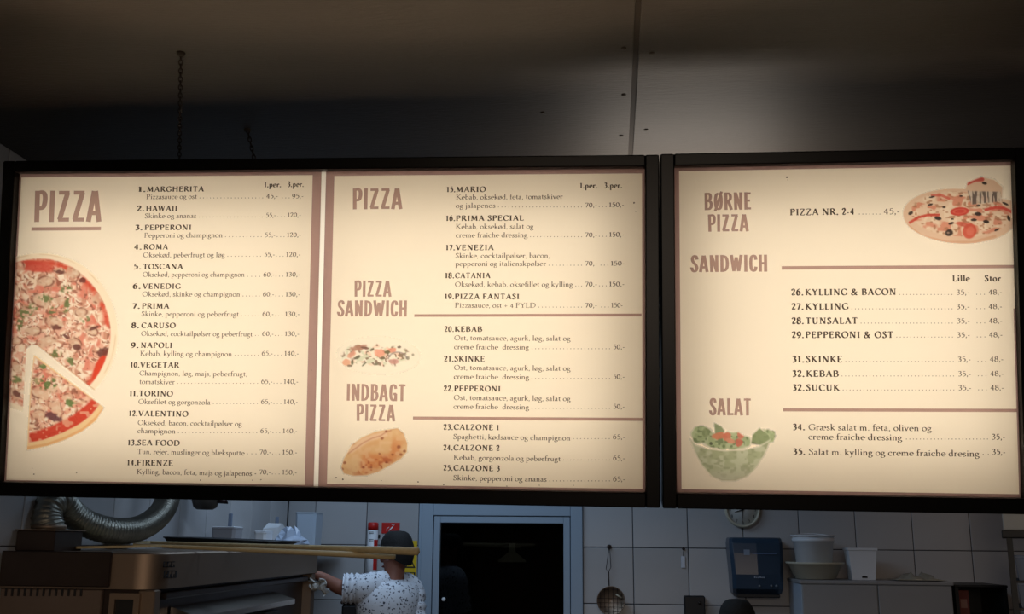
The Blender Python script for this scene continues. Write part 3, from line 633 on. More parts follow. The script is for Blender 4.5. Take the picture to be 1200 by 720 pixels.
mb = MB(); P3.text(mb, '34.', 928.8, 504.1, 943.2, 0.0165, 'bold'); P3.flush(mb, 'item_name', 'ink_dark')
sb = MB(); P3.text(sb, 'Gr\u00e6sk salat m. feta, oliven og', 947, 504.2, 1091.6, 0.0165); P3.text(sb, 'creme fraiche dressing', 947, 515.4, 1057, 0.0165); P3.dots(sb, 1062, 1157, 515.3); P3.text(sb, '35,-', 1161.7, 515.3, 1178, 0.018, 'num'); P3.flush(sb, 'item_text', 'ink_dark')
mb = MB(); P3.text(mb, '35.', 929, 533, 943.6, 0.0165, 'bold'); P3.flush(mb, 'item_name', 'ink_dark')
sb = MB(); P3.text(sb, 'Salat m. kylling og creme fraiche dresing', 947.3, 533.2, 1147.5, 0.0165); P3.dots(sb, 1152, 1158, 533.1); P3.text(sb, '35,-', 1162, 533, 1178.4, 0.018, 'num'); P3.flush(sb, 'item_text', 'ink_dark')
P3.title([('B\u00d8RNE', 824.8, 881, 226.2, 246.6), ('PIZZA', 829, 877.8, 251.6, 271.8)])
P3.title([('SANDWICH', 809, 900, 299.4, 319.2)])
P3.title([('SALAT', 831, 880.4, 466.8, 486.8)])
P3.bar('divider_line', [(916, 316.2), (1188.3, 314.6), (1188.3, 310.6), (915.9, 312.2)])
P3.bar('divider_line', [(917.6, 482.4), (1192.3, 483.2), (1192.3, 479.4), (917.5, 478.8)])
# ------------------------------------------------------------ the printed food pictures: pigment per point on a fine flat mesh
_rs = np.random.RandomState(5); _lat = _rs.rand(256, 256)
def vn(x, y, s, seed=0):
    x = np.asarray(x)/s+seed*17.3; y = np.asarray(y)/s+seed*9.1
    i = np.floor(x).astype(int); j = np.floor(y).astype(int); u = x-i; v = y-j; u = u*u*(3-2*u); v = v*v*(3-2*v)
    g = lambda a, b: _lat[a % 256, b % 256]
    return (g(i, j)*(1-u)+g(i+1, j)*u)*(1-v)+(g(i, j+1)*(1-u)+g(i+1, j+1)*u)*v
def ss(a, b, x): t = np.clip((x-a)/(b-a), 0, 1); return t*t*(3-2*t)
class Cv2:
    def __init__(s, x0, y0, x1, y1, step=0.8):
        s.nx = int((x1-x0)/step)+1; s.ny = int((y1-y0)/step)+1
        gx, gy = np.meshgrid(x0+np.arange(s.nx)*step, y0+np.arange(s.ny)*step); s.X, s.Y = gx.ravel(), gy.ravel()
        s.c = np.tile(np.array([248., 228, 200]), (s.X.size, 1)); s.a = np.zeros(s.X.size)
    def put(s, m, col, alpha=1.0):
        m = np.clip(m*alpha, 0, 1)[:, None]; s.c = s.c*(1-m)+np.array(col, float)*m if np.ndim(col) == 1 else s.c*(1-m)+col*m
    def ell(s, cx, cy, rx, ry, ang=0, soft=0.25, wob=0.0):
        a = math.radians(ang); dx, dy = s.X-cx, s.Y-cy; u = (dx*math.cos(a)+dy*math.sin(a))/rx; v = (-dx*math.sin(a)+dy*math.cos(a))/ry
        d = np.sqrt(u*u+v*v)
        if wob: d = d+wob*(vn(s.X, s.Y, max(3, min(rx, ry)*.6), 3)-.5)
        return 1-ss(1-soft/2, 1+soft/2, d)
    def ring(s, cx, cy, rx, ry, ang, w):
        a = math.radians(ang); dx, dy = s.X-cx, s.Y-cy; u = (dx*math.cos(a)+dy*math.sin(a))/rx; v = (-dx*math.sin(a)+dy*math.cos(a))/ry
        return np.exp(-((np.sqrt(u*u+v*v)-1)/w)**2)
    def poly(s, P, soft=1.0):
        ins = np.zeros(s.X.size, bool); dm = np.full(s.X.size, 1e9)
        for k in range(len(P)):
            (ax, ay), (bx, by) = P[k], P[(k+1) % len(P)]
            c = ((ay > s.Y) != (by > s.Y)) & (s.X < (bx-ax)*(s.Y-ay)/((by-ay) or 1e-9)+ax); ins ^= c
            L = (bx-ax)**2+(by-ay)**2; t = np.clip(((s.X-ax)*(bx-ax)+(s.Y-ay)*(by-ay))/L, 0, 1)
            dm = np.minimum(dm, np.hypot(s.X-ax-t*(bx-ax), s.Y-ay-t*(by-ay)))
        return ss(-soft/2, soft/2, np.where(ins, dm, -dm))
    def line(s, P, w):
        dm = np.full(s.X.size, 1e9)
        for k in range(len(P)-1):
            (ax, ay), (bx, by) = P[k], P[k+1]; L = (bx-ax)**2+(by-ay)**2; t = np.clip(((s.X-ax)*(bx-ax)+(s.Y-ay)*(by-ay))/L, 0, 1)
            dm = np.minimum(dm, np.hypot(s.X-ax-t*(bx-ax), s.Y-ay-t*(by-ay)))
        return 1-ss(w*0.5-0.4, w*0.5+0.5, dm)
    def make(s, B, panel, name, xmin=-9, xmax=9):
        V = [B.uv(x, y) for x, y in zip(s.X, s.Y)]
        keep = (s.a > 0.02); F_ = []; nx = s.nx
        for j in range(s.ny-1):
            for i in range(nx-1):
                q = (j*nx+i, j*nx+i+1, (j+1)*nx+i+1, (j+1)*nx+i)
                if any(keep[t] for t in q) and all(xmin < V[t][0] < xmax for t in q): F_.append(q)
        used = sorted({t for q in F_ for t in q}); mp = {t: k for k, t in enumerate(used)}
        me = bpy.data.meshes.new(name); me.from_pydata([(V[t][0], INK*1.05, V[t][1]) for t in used], [], [tuple(mp[t] for t in q) for q in F_])
        paper = np.array(PAPER); c = s.c/255; c = np.where(c <= .04045, c/12.92, ((c+.055)/1.055)**2.4)
        T_ = np.clip(c/paper, 0, 1); T_ = T_*s.a[:, None]+(1-s.a[:, None])
        at_ = me.color_attributes.new('print', 'FLOAT_COLOR', 'POINT')
        at_.data.foreach_set('color', np.concatenate([T_[used], np.ones((len(used), 1))], 1).astype('f4').ravel())
        me.materials.append(MT['ink_pic']); o = bpy.data.objects.new(name, me); C.objects.link(o); o.parent = panel; return o
def pizza_base(c, m, seed=0):
    X_, Y_ = c.X, c.Y
    wx = X_+6*(vn(X_, Y_, 7, 1+seed)-.5); wy = Y_+6*(vn(X_, Y_, 7, 2+seed)-.5)
    c.put(m, (232, 172, 144))
    c.put(m*ss(.35, .70, vn(wx, wy, 5.0, 3+seed)), (244, 212, 180))
    c.put(m*ss(.50, .78, vn(wx, wy, 2.6, 4+seed)), (250, 228, 200))
    c.put(m*ss(.56, .84, vn(wx, wy, 7.0, 5+seed)), (216, 104, 82), .75)
    c.put(m*ss(.60, .84, vn(wx, wy, 3.2, 6+seed)), (196, 132, 104), .8)
    c.put(m*ss(.66, .86, vn(wx, wy, 2.4, 8+seed)), (128, 74, 56), .7)
def soften(c, m, k=.28, col=(236, 190, 160)): c.put(m, col, k)
# --- big pizza with a slice pulled out
c = Cv2(6, 290, 140, 532)
disc = c.ell(48, 391, 90.5, 93.5, 0, 0.012, 0.02)
wedge = c.poly([(31, 409), (37, 404), (44, 405), (116, 462), (160, 505), (160, 540), (20, 540), (25.5, 508)], .8)
body = disc*(1-wedge)*(1-ss(510, 512, c.Y))
c.put(body, (248, 222, 188))                                     # crust
c.put(body*c.ring(47, 390, 88.5, 91.5, 0, .008)*ss(.3, .7, vn(c.X, c.Y, 12, 9)), (222, 190, 150), .7)
inner = c.ell(46.5, 391.5, 83.5, 87.5, 0, .03, .05)*body
pizza_base(c, inner)
sauce = c.ring(46.5, 391.5, 80, 84, 0, .045)*inner*ss(.35, .6, vn(c.X, c.Y, 14, 11)+.12)
c.put(sauce, (208, 66, 44), .9)
c.put(c.ell(38, 312, 26, 6, 8, .5)*inner, (206, 66, 50), .85); c.put(c.ell(116, 432, 5, 17, 20, .5)*inner, (212, 56, 34), .95); c.put(c.ell(13, 490, 9, 16, 0, .5)*inner, (204, 58, 42), .85)
def mush(cx, cy, r, ang, col=(214, 178, 146), rim=(120, 66, 50), seed=0):
    c.put(c.ell(cx, cy, r, r*.68, ang, .5, .7)*M_, col, .75); c.put(c.ring(cx, cy, r*.9, r*.6, ang, .16)*M_*ss(.35, .8, vn(c.X, c.Y, 4, seed)), rim, .8)
    c.put(c.ell(cx+r*.2, cy, r*.3, r*.2, ang, .8)*M_, (236, 208, 176), .6)
M_ = inner
for k, (cx, cy, r, a) in enumerate([(86, 320, 9, 20), (70, 318, 6, 0), (49, 352, 13, 15), (117, 349, 10, -10), (54, 330, 10, 0), (63, 378, 11, 20), (22, 310, 9, 60), (108, 388, 8, 30), (56, 400, 10, -10), (88, 402, 9, 30), (30, 366, 9, 0), (18, 340, 8, 90), (72, 352, 8, 0), (40, 388, 9, 0), (20, 400, 7, 0), (95, 366, 8, 0), (19, 430, 8, 70), (18, 462, 8, 80)]): mush(cx, cy, r, a, seed=k)
for cx, cy, rx, ry, a in [(70, 319, 6, 2.4, 8), (122, 413, 8, 5, -20), (90, 407, 5, 3.5, 30), (66, 384, 6, 3, 10), (110, 385, 7, 2, -20), (20, 462, 5, 3, 40), (97, 329, 4, 3, 0), (78, 395, 4, 2, 30)]: c.put(c.ell(cx, cy, rx, ry, a, .6, .5)*inner, (92, 48, 42), .85)
for cx, cy, rx, ry, a in [(31, 365, 10, 5, -25), (54, 350, 6, 4, 20), (61, 366, 7, 3, -50), (78, 358, 3, 8, 10), (78, 340, 5, 4, 0), (65, 415, 6, 4, 0), (84, 424, 5, 3, 20), (24, 378, 3, 8, 10), (100, 375, 4, 3, 0), (20, 445, 5, 3, 0)]:
    c.put(c.ell(cx, cy, rx*1.2, ry*1.2, a, .8, .7)*inner*ss(.35, .6, vn(c.X, c.Y, 2.6, 21)), (96, 112, 62), .9)
c.put(body*c.line([(44, 405), (113, 459)], 2.0), (196, 150, 110), .5)
# the slice
P_ = [(40, 416), (46, 420), (80, 446), (105, 464), (122, 478), (112, 494), (96, 506), (76, 516), (56, 523), (32, 528), (33, 500), (36, 450)]
sl = c.poly(P_, 1.0)
c.put(sl, (242, 200, 146)); P2 = [(41, 419), (80, 448), (117, 474), (107, 487), (92, 498), (72, 508), (50, 516), (34, 519), (35, 490), (38, 440)]
si = c.poly(P2, 1.5); pizza_base(c, si, 4)
c.put(c.poly([(117, 474), (107, 488), (92, 499), (72, 509), (50, 517), (34, 520), (34, 508), (60, 500), (84, 488), (100, 476), (108, 468)], 4)*si, (206, 54, 36), .92)
c.put(si*ss(.6, .75, vn(c.X, c.Y, 4, 31)), (244, 200, 160), .6)
M_ = si
for k, (cx, cy, r, a) in enumerate([(46, 460, 11, 15), (66, 478, 10, 60), (46, 486, 9, 0), (60, 455, 8, 30), (80, 466, 7, 0)]): mush(cx, cy, r, a, (226, 184, 150), seed=k+30)
c.put(c.ell(63, 489, 11, 4, 25, .6, .5)*si, (92, 52, 58), .85)
for cx, cy, rx, ry in [(55, 450, 13, 7), (82, 472, 6, 4), (50, 430, 5, 3)]: c.put(c.ell(cx, cy, rx, ry, 10, .8, .8)*si*ss(.35, .55, vn(c.X, c.Y, 2.6, 22)), (92, 116, 60), .9)
c.put(c.line([(33, 525), (56, 521), (78, 513), (98, 503), (114, 489), (121, 480)], 3)*sl, (232, 170, 112), .8)
soften(c, inner, .12); soften(c, si, .1)
c.a = np.maximum(body, sl)
c.make(LBL, pA, 'pizza_picture', xmin=-w2+0.001)['label'] = 'printed picture of a pizza with one slice pulled out'
# --- kebab plate
c = Cv2(394, 388, 498, 442)
pl_ = c.ell(444, 417, 49, 22, 2, .03); c.put(pl_, (250, 236, 214)); c.put(c.ring(444, 417, 48, 21.5, 2, .02), (232, 212, 184), .7)
f_ = c.ell(443, 417, 41, 11.5, 2, .3, .5)
wx = c.X+3*(vn(c.X, c.Y, 3, 1)-.5); c.put(f_*ss(.5, .7, vn(wx, c.Y, 5, 41)), (242, 196, 164), .8)
c.put(f_*ss(.56, .7, vn(wx, c.Y, 3.0, 42)), (208, 206, 170), .8); c.put(f_*ss(.62, .74, vn(wx, c.Y, 2.6, 43)), (122, 92, 70), .85)
for x, y, rx, ry, a, col in [(420, 408, 10, 3.5, -12, (176, 116, 92)), (406, 425, 5, 4, 0, (232, 156, 116)), (445, 414, 7, 4.5, 0, (236, 150, 118)), (459, 411, 6, 3, -10, (228, 134, 104)), (412, 416, 6, 3, -30, (226, 150, 120))]: c.put(c.ell(x, y, rx, ry, a, .5, .4), col, .85)
for x, y, rx, ry, a, col in [(454, 413, 3.4, 2, 0, (78, 74, 34)), (448, 420, 3, 1.6, -10, (90, 70, 40)), (468, 407, 2.2, 1.4, -10, (86, 66, 52)), (436, 410, 2.6, 1.4, -40, (92, 74, 52)), (428, 408, 5, 1.6, 10, (104, 54, 44)), (419, 419, 4, 1.8, -30, (78, 74, 52)), (413, 425, 1.6, 3, 0, (92, 88, 60)), (427, 427, 4, 1, -40, (96, 96, 70)), (441, 427, 2.4, 1.6, 0, (120, 112, 88)), (461, 424, 6, 3, 0, (196, 132, 118)), (410, 429, 3, 1.4, 0, (120, 96, 70)), (478, 420, 2, 2, 0, (130, 120, 96)), (484, 416, 1.6, 1.6, 0, (140, 128, 104))]: c.put(c.ell(x, y, rx, ry, a, .5, .3), col, .85)
c.put(np.exp(-((np.hypot((c.X-466)/11, (c.Y-422)/9)-1)/.09)**2)*(c.Y < 421), (120, 104, 100), .7)
c.a = np.maximum(pl_, f_)*.9; c.make(LBL, pB, 'kebab_plate_picture')['label'] = 'printed picture of a pale plate of kebab and salad'
# --- calzone
c = Cv2(396, 498, 482, 562)
q = c.poly([(400, 548), (403, 538), (412, 522), (424, 513), (440, 506), (452, 504), (458, 503), (466, 502), (473, 508), (477.5, 520), (477, 530), (470, 538), (458, 545), (444, 553), (430, 557.5), (414, 558), (403, 555)], 1.6)
c.put(q, (226, 178, 122)); c.put(q*ss(.3, .7, vn(c.X, c.Y, 12, 51))*c.ell(442, 536, 33, 15, -28, .9), (214, 132, 76), .95)
c.put(q*ss(.5, .8, vn(c.X, c.Y, 4, 52)), (236, 190, 144), .5); c.put(q*c.ell(436, 546, 28, 8, -14, .9)*ss(.5, .75, vn(c.X, c.Y, 3, 53)), (178, 86, 50), .8)
c.put(q*c.ell(414, 546, 9, 9, 0, .8), (228, 186, 134), .8); c.put(q*c.poly([(406, 530), (424, 514), (452, 505), (455, 511), (432, 518), (412, 532)], 3), (240, 196, 158), .8)
c.put(q*c.line([(408, 532), (426, 519), (436, 514), (446, 511), (452, 507), (458, 505)], 1.4), (176, 112, 80), .55); c.put(q*c.line([(458, 504), (466, 502), (472, 508)], 1.4), (176, 130, 90), .6)
for x, y, r in [(400.8, 550, 2.2), (404, 542.5, 1.9), (452.5, 505.5, 1.6), (448, 514, 2.0), (467.5, 524, 2.4), (474, 529, 1.7), (470, 533, 1.8), (460, 533, 1.5), (435, 548, 1.6), (445, 532, 1.4), (426, 548, 1.6), (446.5, 546, 1.4), (453, 542, 1.4), (414, 520, 1.6)]: c.put(c.ell(x, y, r, r*.8, 0, .9, .4), (132, 62, 42), .7)
soften(c, q, .15, (238, 200, 166))
c.a = q; c.make(LBL, pB, 'calzone_picture')['label'] = 'printed picture of a browned folded calzone'
# --- pizza with cheese strings
c = Cv2(1054, 203, 1192, 290)
d0 = c.ell(1124, 253.5, 66, 32, 3, .02); d1 = c.poly([(1130, 224), (1134, 214), (1150, 207.5), (1165, 211), (1175, 220), (1174, 232), (1168, 238), (1134, 240)], 2); ex = c.poly([(1112, 224), (1132, 222), (1136, 236), (1116, 236)], 1.5); ex2 = c.poly([(1170, 232), (1188, 236), (1188, 268), (1170, 270)], 1.5)
q = np.maximum.reduce([d0, d1, ex, ex2]); c.put(q, (230, 190, 156)); c.put(c.ell(1125, 251, 59, 27, 3, .06), (234, 198, 164))
ni = c.ell(1125, 251, 58, 26, 3, .08)
c.put(ni*ss(.5, .7, vn(c.X, c.Y, 5, 61)), (242, 212, 178), .85); c.put(ni*ss(.58, .74, vn(c.X, c.Y*1.6, 6, 62)), (216, 134, 104), .8); c.put(ni*ss(.66, .8, vn(c.X, c.Y*1.6, 3.6, 63)), (170, 116, 84), .7)
c.put(c.line([(1066, 261), (1076, 255), (1086, 252.5), (1100, 252)], 3), (200, 72, 56), .85); c.put(c.line([(1155, 246), (1166, 243.5), (1176, 244), (1186, 249)], 3.4), (212, 78, 64), .85); c.put(c.line([(1092, 229), (1103, 229), (1112, 233)], 3), (214, 104, 84), .8); c.put(c.line([(1134, 215), (1142, 211), (1151, 210.5)], 4.5), (204, 84, 70), .9)
c.put(c.ell(1124.5, 248, 11, 5, -4, .2), (206, 66, 54), .9); c.put(c.ring(1124.5, 248, 7, 2.6, -4, .2), (228, 120, 96), .7); c.put(c.ell(1136, 271, 8, 9, 20, .25), (210, 84, 64), .85); c.put(c.ell(1137, 271, 4.5, 5.5, 20, .4), (226, 124, 98), .7); c.put(c.ell(1128, 263, 7, 2.6, 15, .4), (206, 92, 72), .7)
for x, y, rx, ry, a in [(1099, 256, 4.2, 2.2, 10), (1112, 273, 4.6, 3.8, -15), (1114.5, 262, 3.4, 1.5, -15), (1146, 251, 4.2, 2.2, 5), (1155.5, 260, 3.6, 2, 10), (1141, 258, 3.6, 1.6, 0), (1090, 240, 3.2, 1.2, -15), (1106, 243, 2.4, 1, 0), (1146.5, 241, 2.6, 1.2, 0), (1092, 231, 3.6, 1, -10), (1168, 269.5, 3.2, 1.2, -25), (1178, 239, 4, 1.3, 25), (1153.5, 215, 3, 1.6, 10), (1182, 256, 1.8, 3.4, -20), (1067, 250, 3, 2, -30), (1126, 230, 2, 1, 0), (1116, 257, 1.6, 1, 0)]: c.put(c.ell(x, y, rx, ry, a, .4), (62, 50, 44), .9)
c.put(c.ell(1111, 273, 1.6, 1.2, 0, .6), (170, 140, 120), .8)
st = c.poly([(1134, 224), (1172, 225), (1174, 236), (1138, 240)], 2); c.put(st, (214, 196, 174), .7); c.put(st*ss(.45, .6, vn(c.X*2.2, c.Y*.25, 3, 64)), (104, 88, 78), .85)
c.put(c.line([(1052+8, 262), (1080, 277), (1110, 284), (1140, 284), (1166, 277)], 3), (212, 150, 112), .5)
c.a = q; c.make(LBR, pC, 'pizza_picture', xmax=w3-0.001)['label'] = 'printed picture of a whole pizza with strings of melted cheese'
# --- salad bowl
c = Cv2(804, 492, 914, 567)
bowl = c.poly([(809, 515), (815, 522), (830, 527), (850, 529), (872, 528), (890, 524), (902, 517), (896, 532), (886, 548), (876, 558), (862, 563.5), (846, 563.5), (834, 558), (822, 544), (814, 528)], 2)
lv = np.maximum.reduce([c.ell(822, 511, 14, 10, 20, .2, .5), c.poly([(837, 496), (845, 500), (849, 505), (846, 512), (838, 510)], 1.2), c.ell(850, 517, 30, 10, 0, .2, .3), c.poly([(882, 510), (890, 502), (899, 509), (903, 516), (893, 522), (880, 520)], 1.5), c.ell(900, 509, 8, 5, 10, .3, .6), c.poly([(903, 515), (909, 510), (906, 518), (900, 519)], 1)])
c.put(bowl, (196, 194, 156)); c.put(bowl*ss(.35, .7, vn(c.X, c.Y*1.5, 7, 71))*ss(562, 540, c.Y), (146, 156, 104), .8); c.put(bowl*ss(.55, .75, vn(c.X, c.Y*1.5, 4, 72)), (120, 128, 84), .6); c.put(bowl*ss(548, 560, c.Y), (190, 182, 150), .7)
c.put(lv, (158, 172, 116)); c.put(lv*ss(.4, .7, vn(c.X, c.Y, 4, 73)), (190, 196, 146), .8); c.put(lv*ss(.58, .74, vn(c.X, c.Y, 3, 74)), (86, 100, 58), .8)
c.put(c.poly([(837, 496), (845, 500), (849, 505), (846, 512), (838, 510)], 1.2), (128, 140, 96), .9); c.put(c.poly([(882, 510), (890, 502), (899, 509), (903, 516), (893, 522), (880, 520)], 1.5), (118, 130, 80), .85); c.put(c.ell(827, 507, 4, 6, 10, .4), (122, 134, 82), .8)
for x, y, rx, ry, a, col in [(843, 511, 9, 4, -8, (226, 104, 70)), (852, 512, 5, 5, 20, (222, 92, 66)), (856, 517, 6, 3, 20, (232, 130, 98)), (868, 510, 4, 5, 0, (226, 96, 74)), (866, 519, 4.4, 4.6, 0, (210, 78, 60)), (833, 520, 2, 2, 0, (50, 54, 34)), (842, 526, 1.6, 1.6, 0, (56, 60, 40)), (884, 521, 4, 2, 20, (74, 80, 50)), (860, 502, 2, 2, 0, (110, 120, 80))]: c.put(c.ell(x, y, rx, ry, a, .4, .3), col, .9)
c.put(c.line([(809, 515), (816, 521.5), (832, 526), (850, 528), (872, 527), (890, 523), (902, 516)], 1.6), (214, 208, 170), .85); c.put(c.line([(836, 559), (846, 563), (862, 563), (874, 558)], 1.2), (150, 140, 104), .6)
soften(c, np.maximum(bowl, lv), .30, (214, 206, 176))
c.a = np.maximum(bowl*.9, lv); c.make(LBR, pC, 'salad_picture')['label'] = 'printed picture of a glass bowl of salad with tomato'
# fly specks and grime on the printed panels
for P, pan, pts in ((A, pA, [(38, 549), (40, 556), (90, 554.5), (296, 563), (306, 562.5), (235, 563), (365, 434)]), (B_, pB, [(402, 562), (394, 560), (447, 563.5), (490, 565), (632, 569), (520, 568.5), (594, 570), (672, 569), (745, 248), (743, 238)]), (P3, pC, [(922, 208), (923, 211)])):
    mb = MB()
    for x, y in pts:
        u, v = P.B.uv(x, y); r = rnd.uniform(.0014, .0028)
        mb.add([(u+r*math.cos(k*1.05), INK*1.2, v+r*math.sin(k*1.05)*rnd.uniform(.6, 1)) for k in range(6)], [tuple(range(6))])
    P.flush(mb, 'grime_speck', 'ink_soft')['kind'] = 'stuff'
# chains that carry the boxes
MT['chainm'] = mat('tarnished_chain', (46, 36, 30), 0.6, 0.6)
def chain(name, label, px, py, B, x_on, dep):
    p = at(px, py, 3); d = p-EYE; q = EYE+d*((ZC-EYE.z)/d.z)
    u = B.uv(x_on, 189)[0]; e = B.m @ Vector((u, dep, B.h+0.036))
    t = thing(name, label, 'chain', tuple(e), 'chains from the ceiling to the wide menu box')
    mb = MB(); mb.lathe((q.x, q.y, ZC-0.006), [(0.010, 0), (0.012, 0.006)], 10); mb.build('ceiling_eye', MT['gap'], t)
    dr = (e-q); L = dr.length; dr /= L; s1 = dr.cross(Vector((1, 0, 0))).normalized(); s2 = dr.cross(s1); n = int(L/0.0165)
    for k in range(n+1):
        c0 = q+dr*(L*(k+0.3)/(n+0.6)); sd = s1 if k % 2 else s2
        mb = MB(); mb.tube([c0+sd*0.005*math.cos(a*math.pi/4)+dr*0.0115*math.sin(a*math.pi/4) for a in range(9)], 0.0018, 5, False)
        mb.build('chain_link', MT['chainm'], t)
chain('hanging_chain', 'long dark chain hanging from the ceiling to the top of the wide menu box', 212, 62, LBL, 207, 0.02)
chain('hanging_chain', 'short dark chain behind the top edge of the wide menu box', 290, 152, LBL, 287, 0.10)
# ------------------------------------------------------------ the kitchen behind
def on_floor(p): return (p[0], p[1], 0)
# ---- pizza oven in the left corner
ov = thing('pizza_oven', 'large dark steel pizza oven against the left tiled wall, wooden peels lying on top', 'oven', (-1.65, 3.95, 0))
ZT = 1.603; XO = -1.41; Y0 = 3.2; Y1 = 5.0; XW = XL+0.012
def round_prof(x0, x1, y0, y1, r, n=26):
    P = [(x0, y0)]
    for k in range(n+1):
        a = -math.pi/2+math.pi/2*k/n; P.append((x1-r+r*math.cos(a), y0+r+r*math.sin(a)))
    P += [(x1, y1), (x0, y1)]; return P
m = MB(); P = round_prof(XW, XO, Y0, Y1, 0.085); c = 0.006
Pi = round_prof(XW, XO-c, Y0+c, Y1-c, 0.08)
m.rings([[(x, y, 1.49) for x, y in P], [(x, y, ZT-c) for x, y in P], [(x, y, ZT) for x, y in Pi]], True, True, False)
o = m.build('canopy', MT['steel'], ov)
m = MB(); m.cbox((XW, Y0-0.012, 1.496), (-1.563, Y0-0.0005, ZT+0.001), 0.003); m.build('front_plate', MT['steel_d'], ov)
m = MB(); m.box((XW, Y0+0.02, 0.12), (XO-0.05, Y1-0.02, 1.49)); body = m.build('oven_body', MT['steel_d'], ov)
m = MB(); m.cbox((XW, Y0+0.004, 1.05), (-1.590, Y0+0.0195, 1.488), 0.003); side = m.build('side_panel', mat('panel_steel', (128, 112, 102), 0.4, 0.7), ov)
for k in range(13):
    x = at(6.5+7.35*k, 694, Y0).x; z = at(6.5+7.35*k, 694, Y0).z
    m = MB(); m.box((x-0.0032, Y0+0.001, z-0.013), (x+0.0032, Y0+0.0039, z+0.013)); m.build('vent_slot', MT['blackm'], side)
m = MB(); rect_frame(m, at(129, 700, Y0).x, at(164, 700, Y0).x, 1.33, 1.478, 0.018, Y0-0.004, Y0+0.019); cb = m.build('control_frame', MT['steel'], ov)
m = MB(); m.box((at(134, 700, Y0).x, Y0+0.006, 1.34), (at(159, 700, Y0).x, Y0+0.018, 1.468)); m.build('control_panel', MT['blackm'], cb)
m = MB(); m.cbox((-1.475, Y0+0.01, 0.12), (XO-0.01, Y0+0.055, 1.488), 0.004); m.build('corner_post', MT['steel'], ov)
m = MB(); m.cbox((-1.475, Y1-0.06, 0.12), (XO-0.005, Y1-0.004, 1.488), 0.004); m.build('corner_post', MT['steel'], ov)
m = MB(); m.cbox((XO-0.048, Y0+0.10, 1.455), (XO-0.012, Y1-0.10, 1.476), 0.004); m.build('door_bar', MT['steel_d'], ov)
m = MB(); m.add([(XO-0.045, 3.42, 1.425), (XO-0.045, 4.50, 1.425), (XO+0.05, 4.50, 1.395), (XO+0.05, 3.42, 1.395), (XO-0.045, 3.42, 1.37), (XO-0.045, 4.50, 1.37), (XO+0.05, 4.50, 1.375), (XO+0.05, 3.42, 1.375)], [(0, 1, 2, 3), (4, 7, 6, 5), (0, 3, 7, 4), (1, 5, 6, 2), (3, 2, 6, 7), (0, 4, 5, 1)])
m.build('loading_ledge', mat('polished_steel', (215, 205, 195), 0.25, 1.0), ov)
for z in (1.22, 0.88): 
    m = MB(); m.cbox((XO-0.049, 3.42, z), (XO-0.015, 4.50, z+0.13), 0.005); d_ = m.build('oven_door', MT['steel_d'], ov)
    m = MB(); m.tube([(XO+0.015, 3.55, z+0.10), (XO+0.015, 4.37, z+0.10)], 0.010, 8); m.tube([(XO-0.018, 3.6, z+0.10), (XO+0.015, 3.6, z+0.10)], 0.006, 6); m.tube([(XO-0.018, 4.3, z+0.10), (XO+0.015, 4.3, z+0.10)], 0.006, 6); m.build('door_handle', MT['steel'], d_)
for x in (XW+0.06, XO-0.1):
    for y in (Y0+0.1, Y1-0.1):
        m = MB(); m.lathe((x, y, 0), [(0.028, 0), (0.028, 0.02), (0.02, 0.03), (0.02, 0.125)], 12); m.build('foot', MT['blackm'], ov)
# worn maker's mark: two rows of small dark characters on the canopy side
m = MB()
def on_side(px, py):
    d = _f+_r*((px-600)/F)+_u*((360-py)/F); t = (XO-EYE.x)/d.x; return EYE+d*t
for row, (ya, yb, xsn) in enumerate([(658.5, 665, [(191.5, 195), (196, 199.5), (200.5, 204.5)]), (669, 677.5, [(192, 195.5), (196.5, 200), (201, 204), (205.2, 206.8)])]):
    for xa_, xb_ in xsn:
        p, q = on_side(xa_, ya), on_side(xb_, yb); w_ = 0.0028
        for (y0_, z0_, y1_, z1_) in [(p.y, p.z, q.y, p.z-w_), (p.y, q.z+w_, q.y, q.z), (p.y, p.z, p.y+(q.y-p.y)*.3, q.z), (p.y+(q.y-p.y)*.7, (p.z+q.z)/2, q.y, q.z)] if xb_-xa_ > 2 else [(p.y, p.z, q.y, q.z)]:
            m.box((XO+0.0002, min(y0_, y1_), min(z0_, z1_)), (XO+0.0009, max(y0_, y1_), max(z0_, z1_)))
m.build('maker_mark', MT['blackm'], ov)
# steel flue box and flexible duct
fb = thing('flue_box', 'small steel flue box on the near left corner of the oven', 'flue box', (-1.85, 3.35, ZT))
m = MB(); m.cbox((XW, 3.26, ZT), (-1.795, 3.44, 1.668), 0.003); m.build('box_body', MT['steel_d'], fb)
m = MB(); m.box((XW, 3.25, 1.668), (-1.789, 3.45, 1.672)); m.build('box_rim', MT['steel'], fb)
du = thing('flexible_duct', 'silver flexible ribbed exhaust duct curving from the flue box up behind the menu box', 'duct', (-1.86, 3.36, 1.67))
pts = [at(57, 621, 3.37), at(55, 606, 3.37), at(60, 592, 3.39), at(71, 588, 3.44), at(84, 602, 3.5), at(104, 615, 3.56), at(130, 622, 3.64), at(158, 621, 3.76), at(180, 610, 3.88), at(194, 592, 3.98), at(199, 565, 4.04), at(200, 520, 4.06), at(200, 400, 4.08), at(200, 330, 4.08)]
cp = catmull(pts, 26); m = MB(); dist = 0; PP = []; RR = []; prev = None; s_ = 0
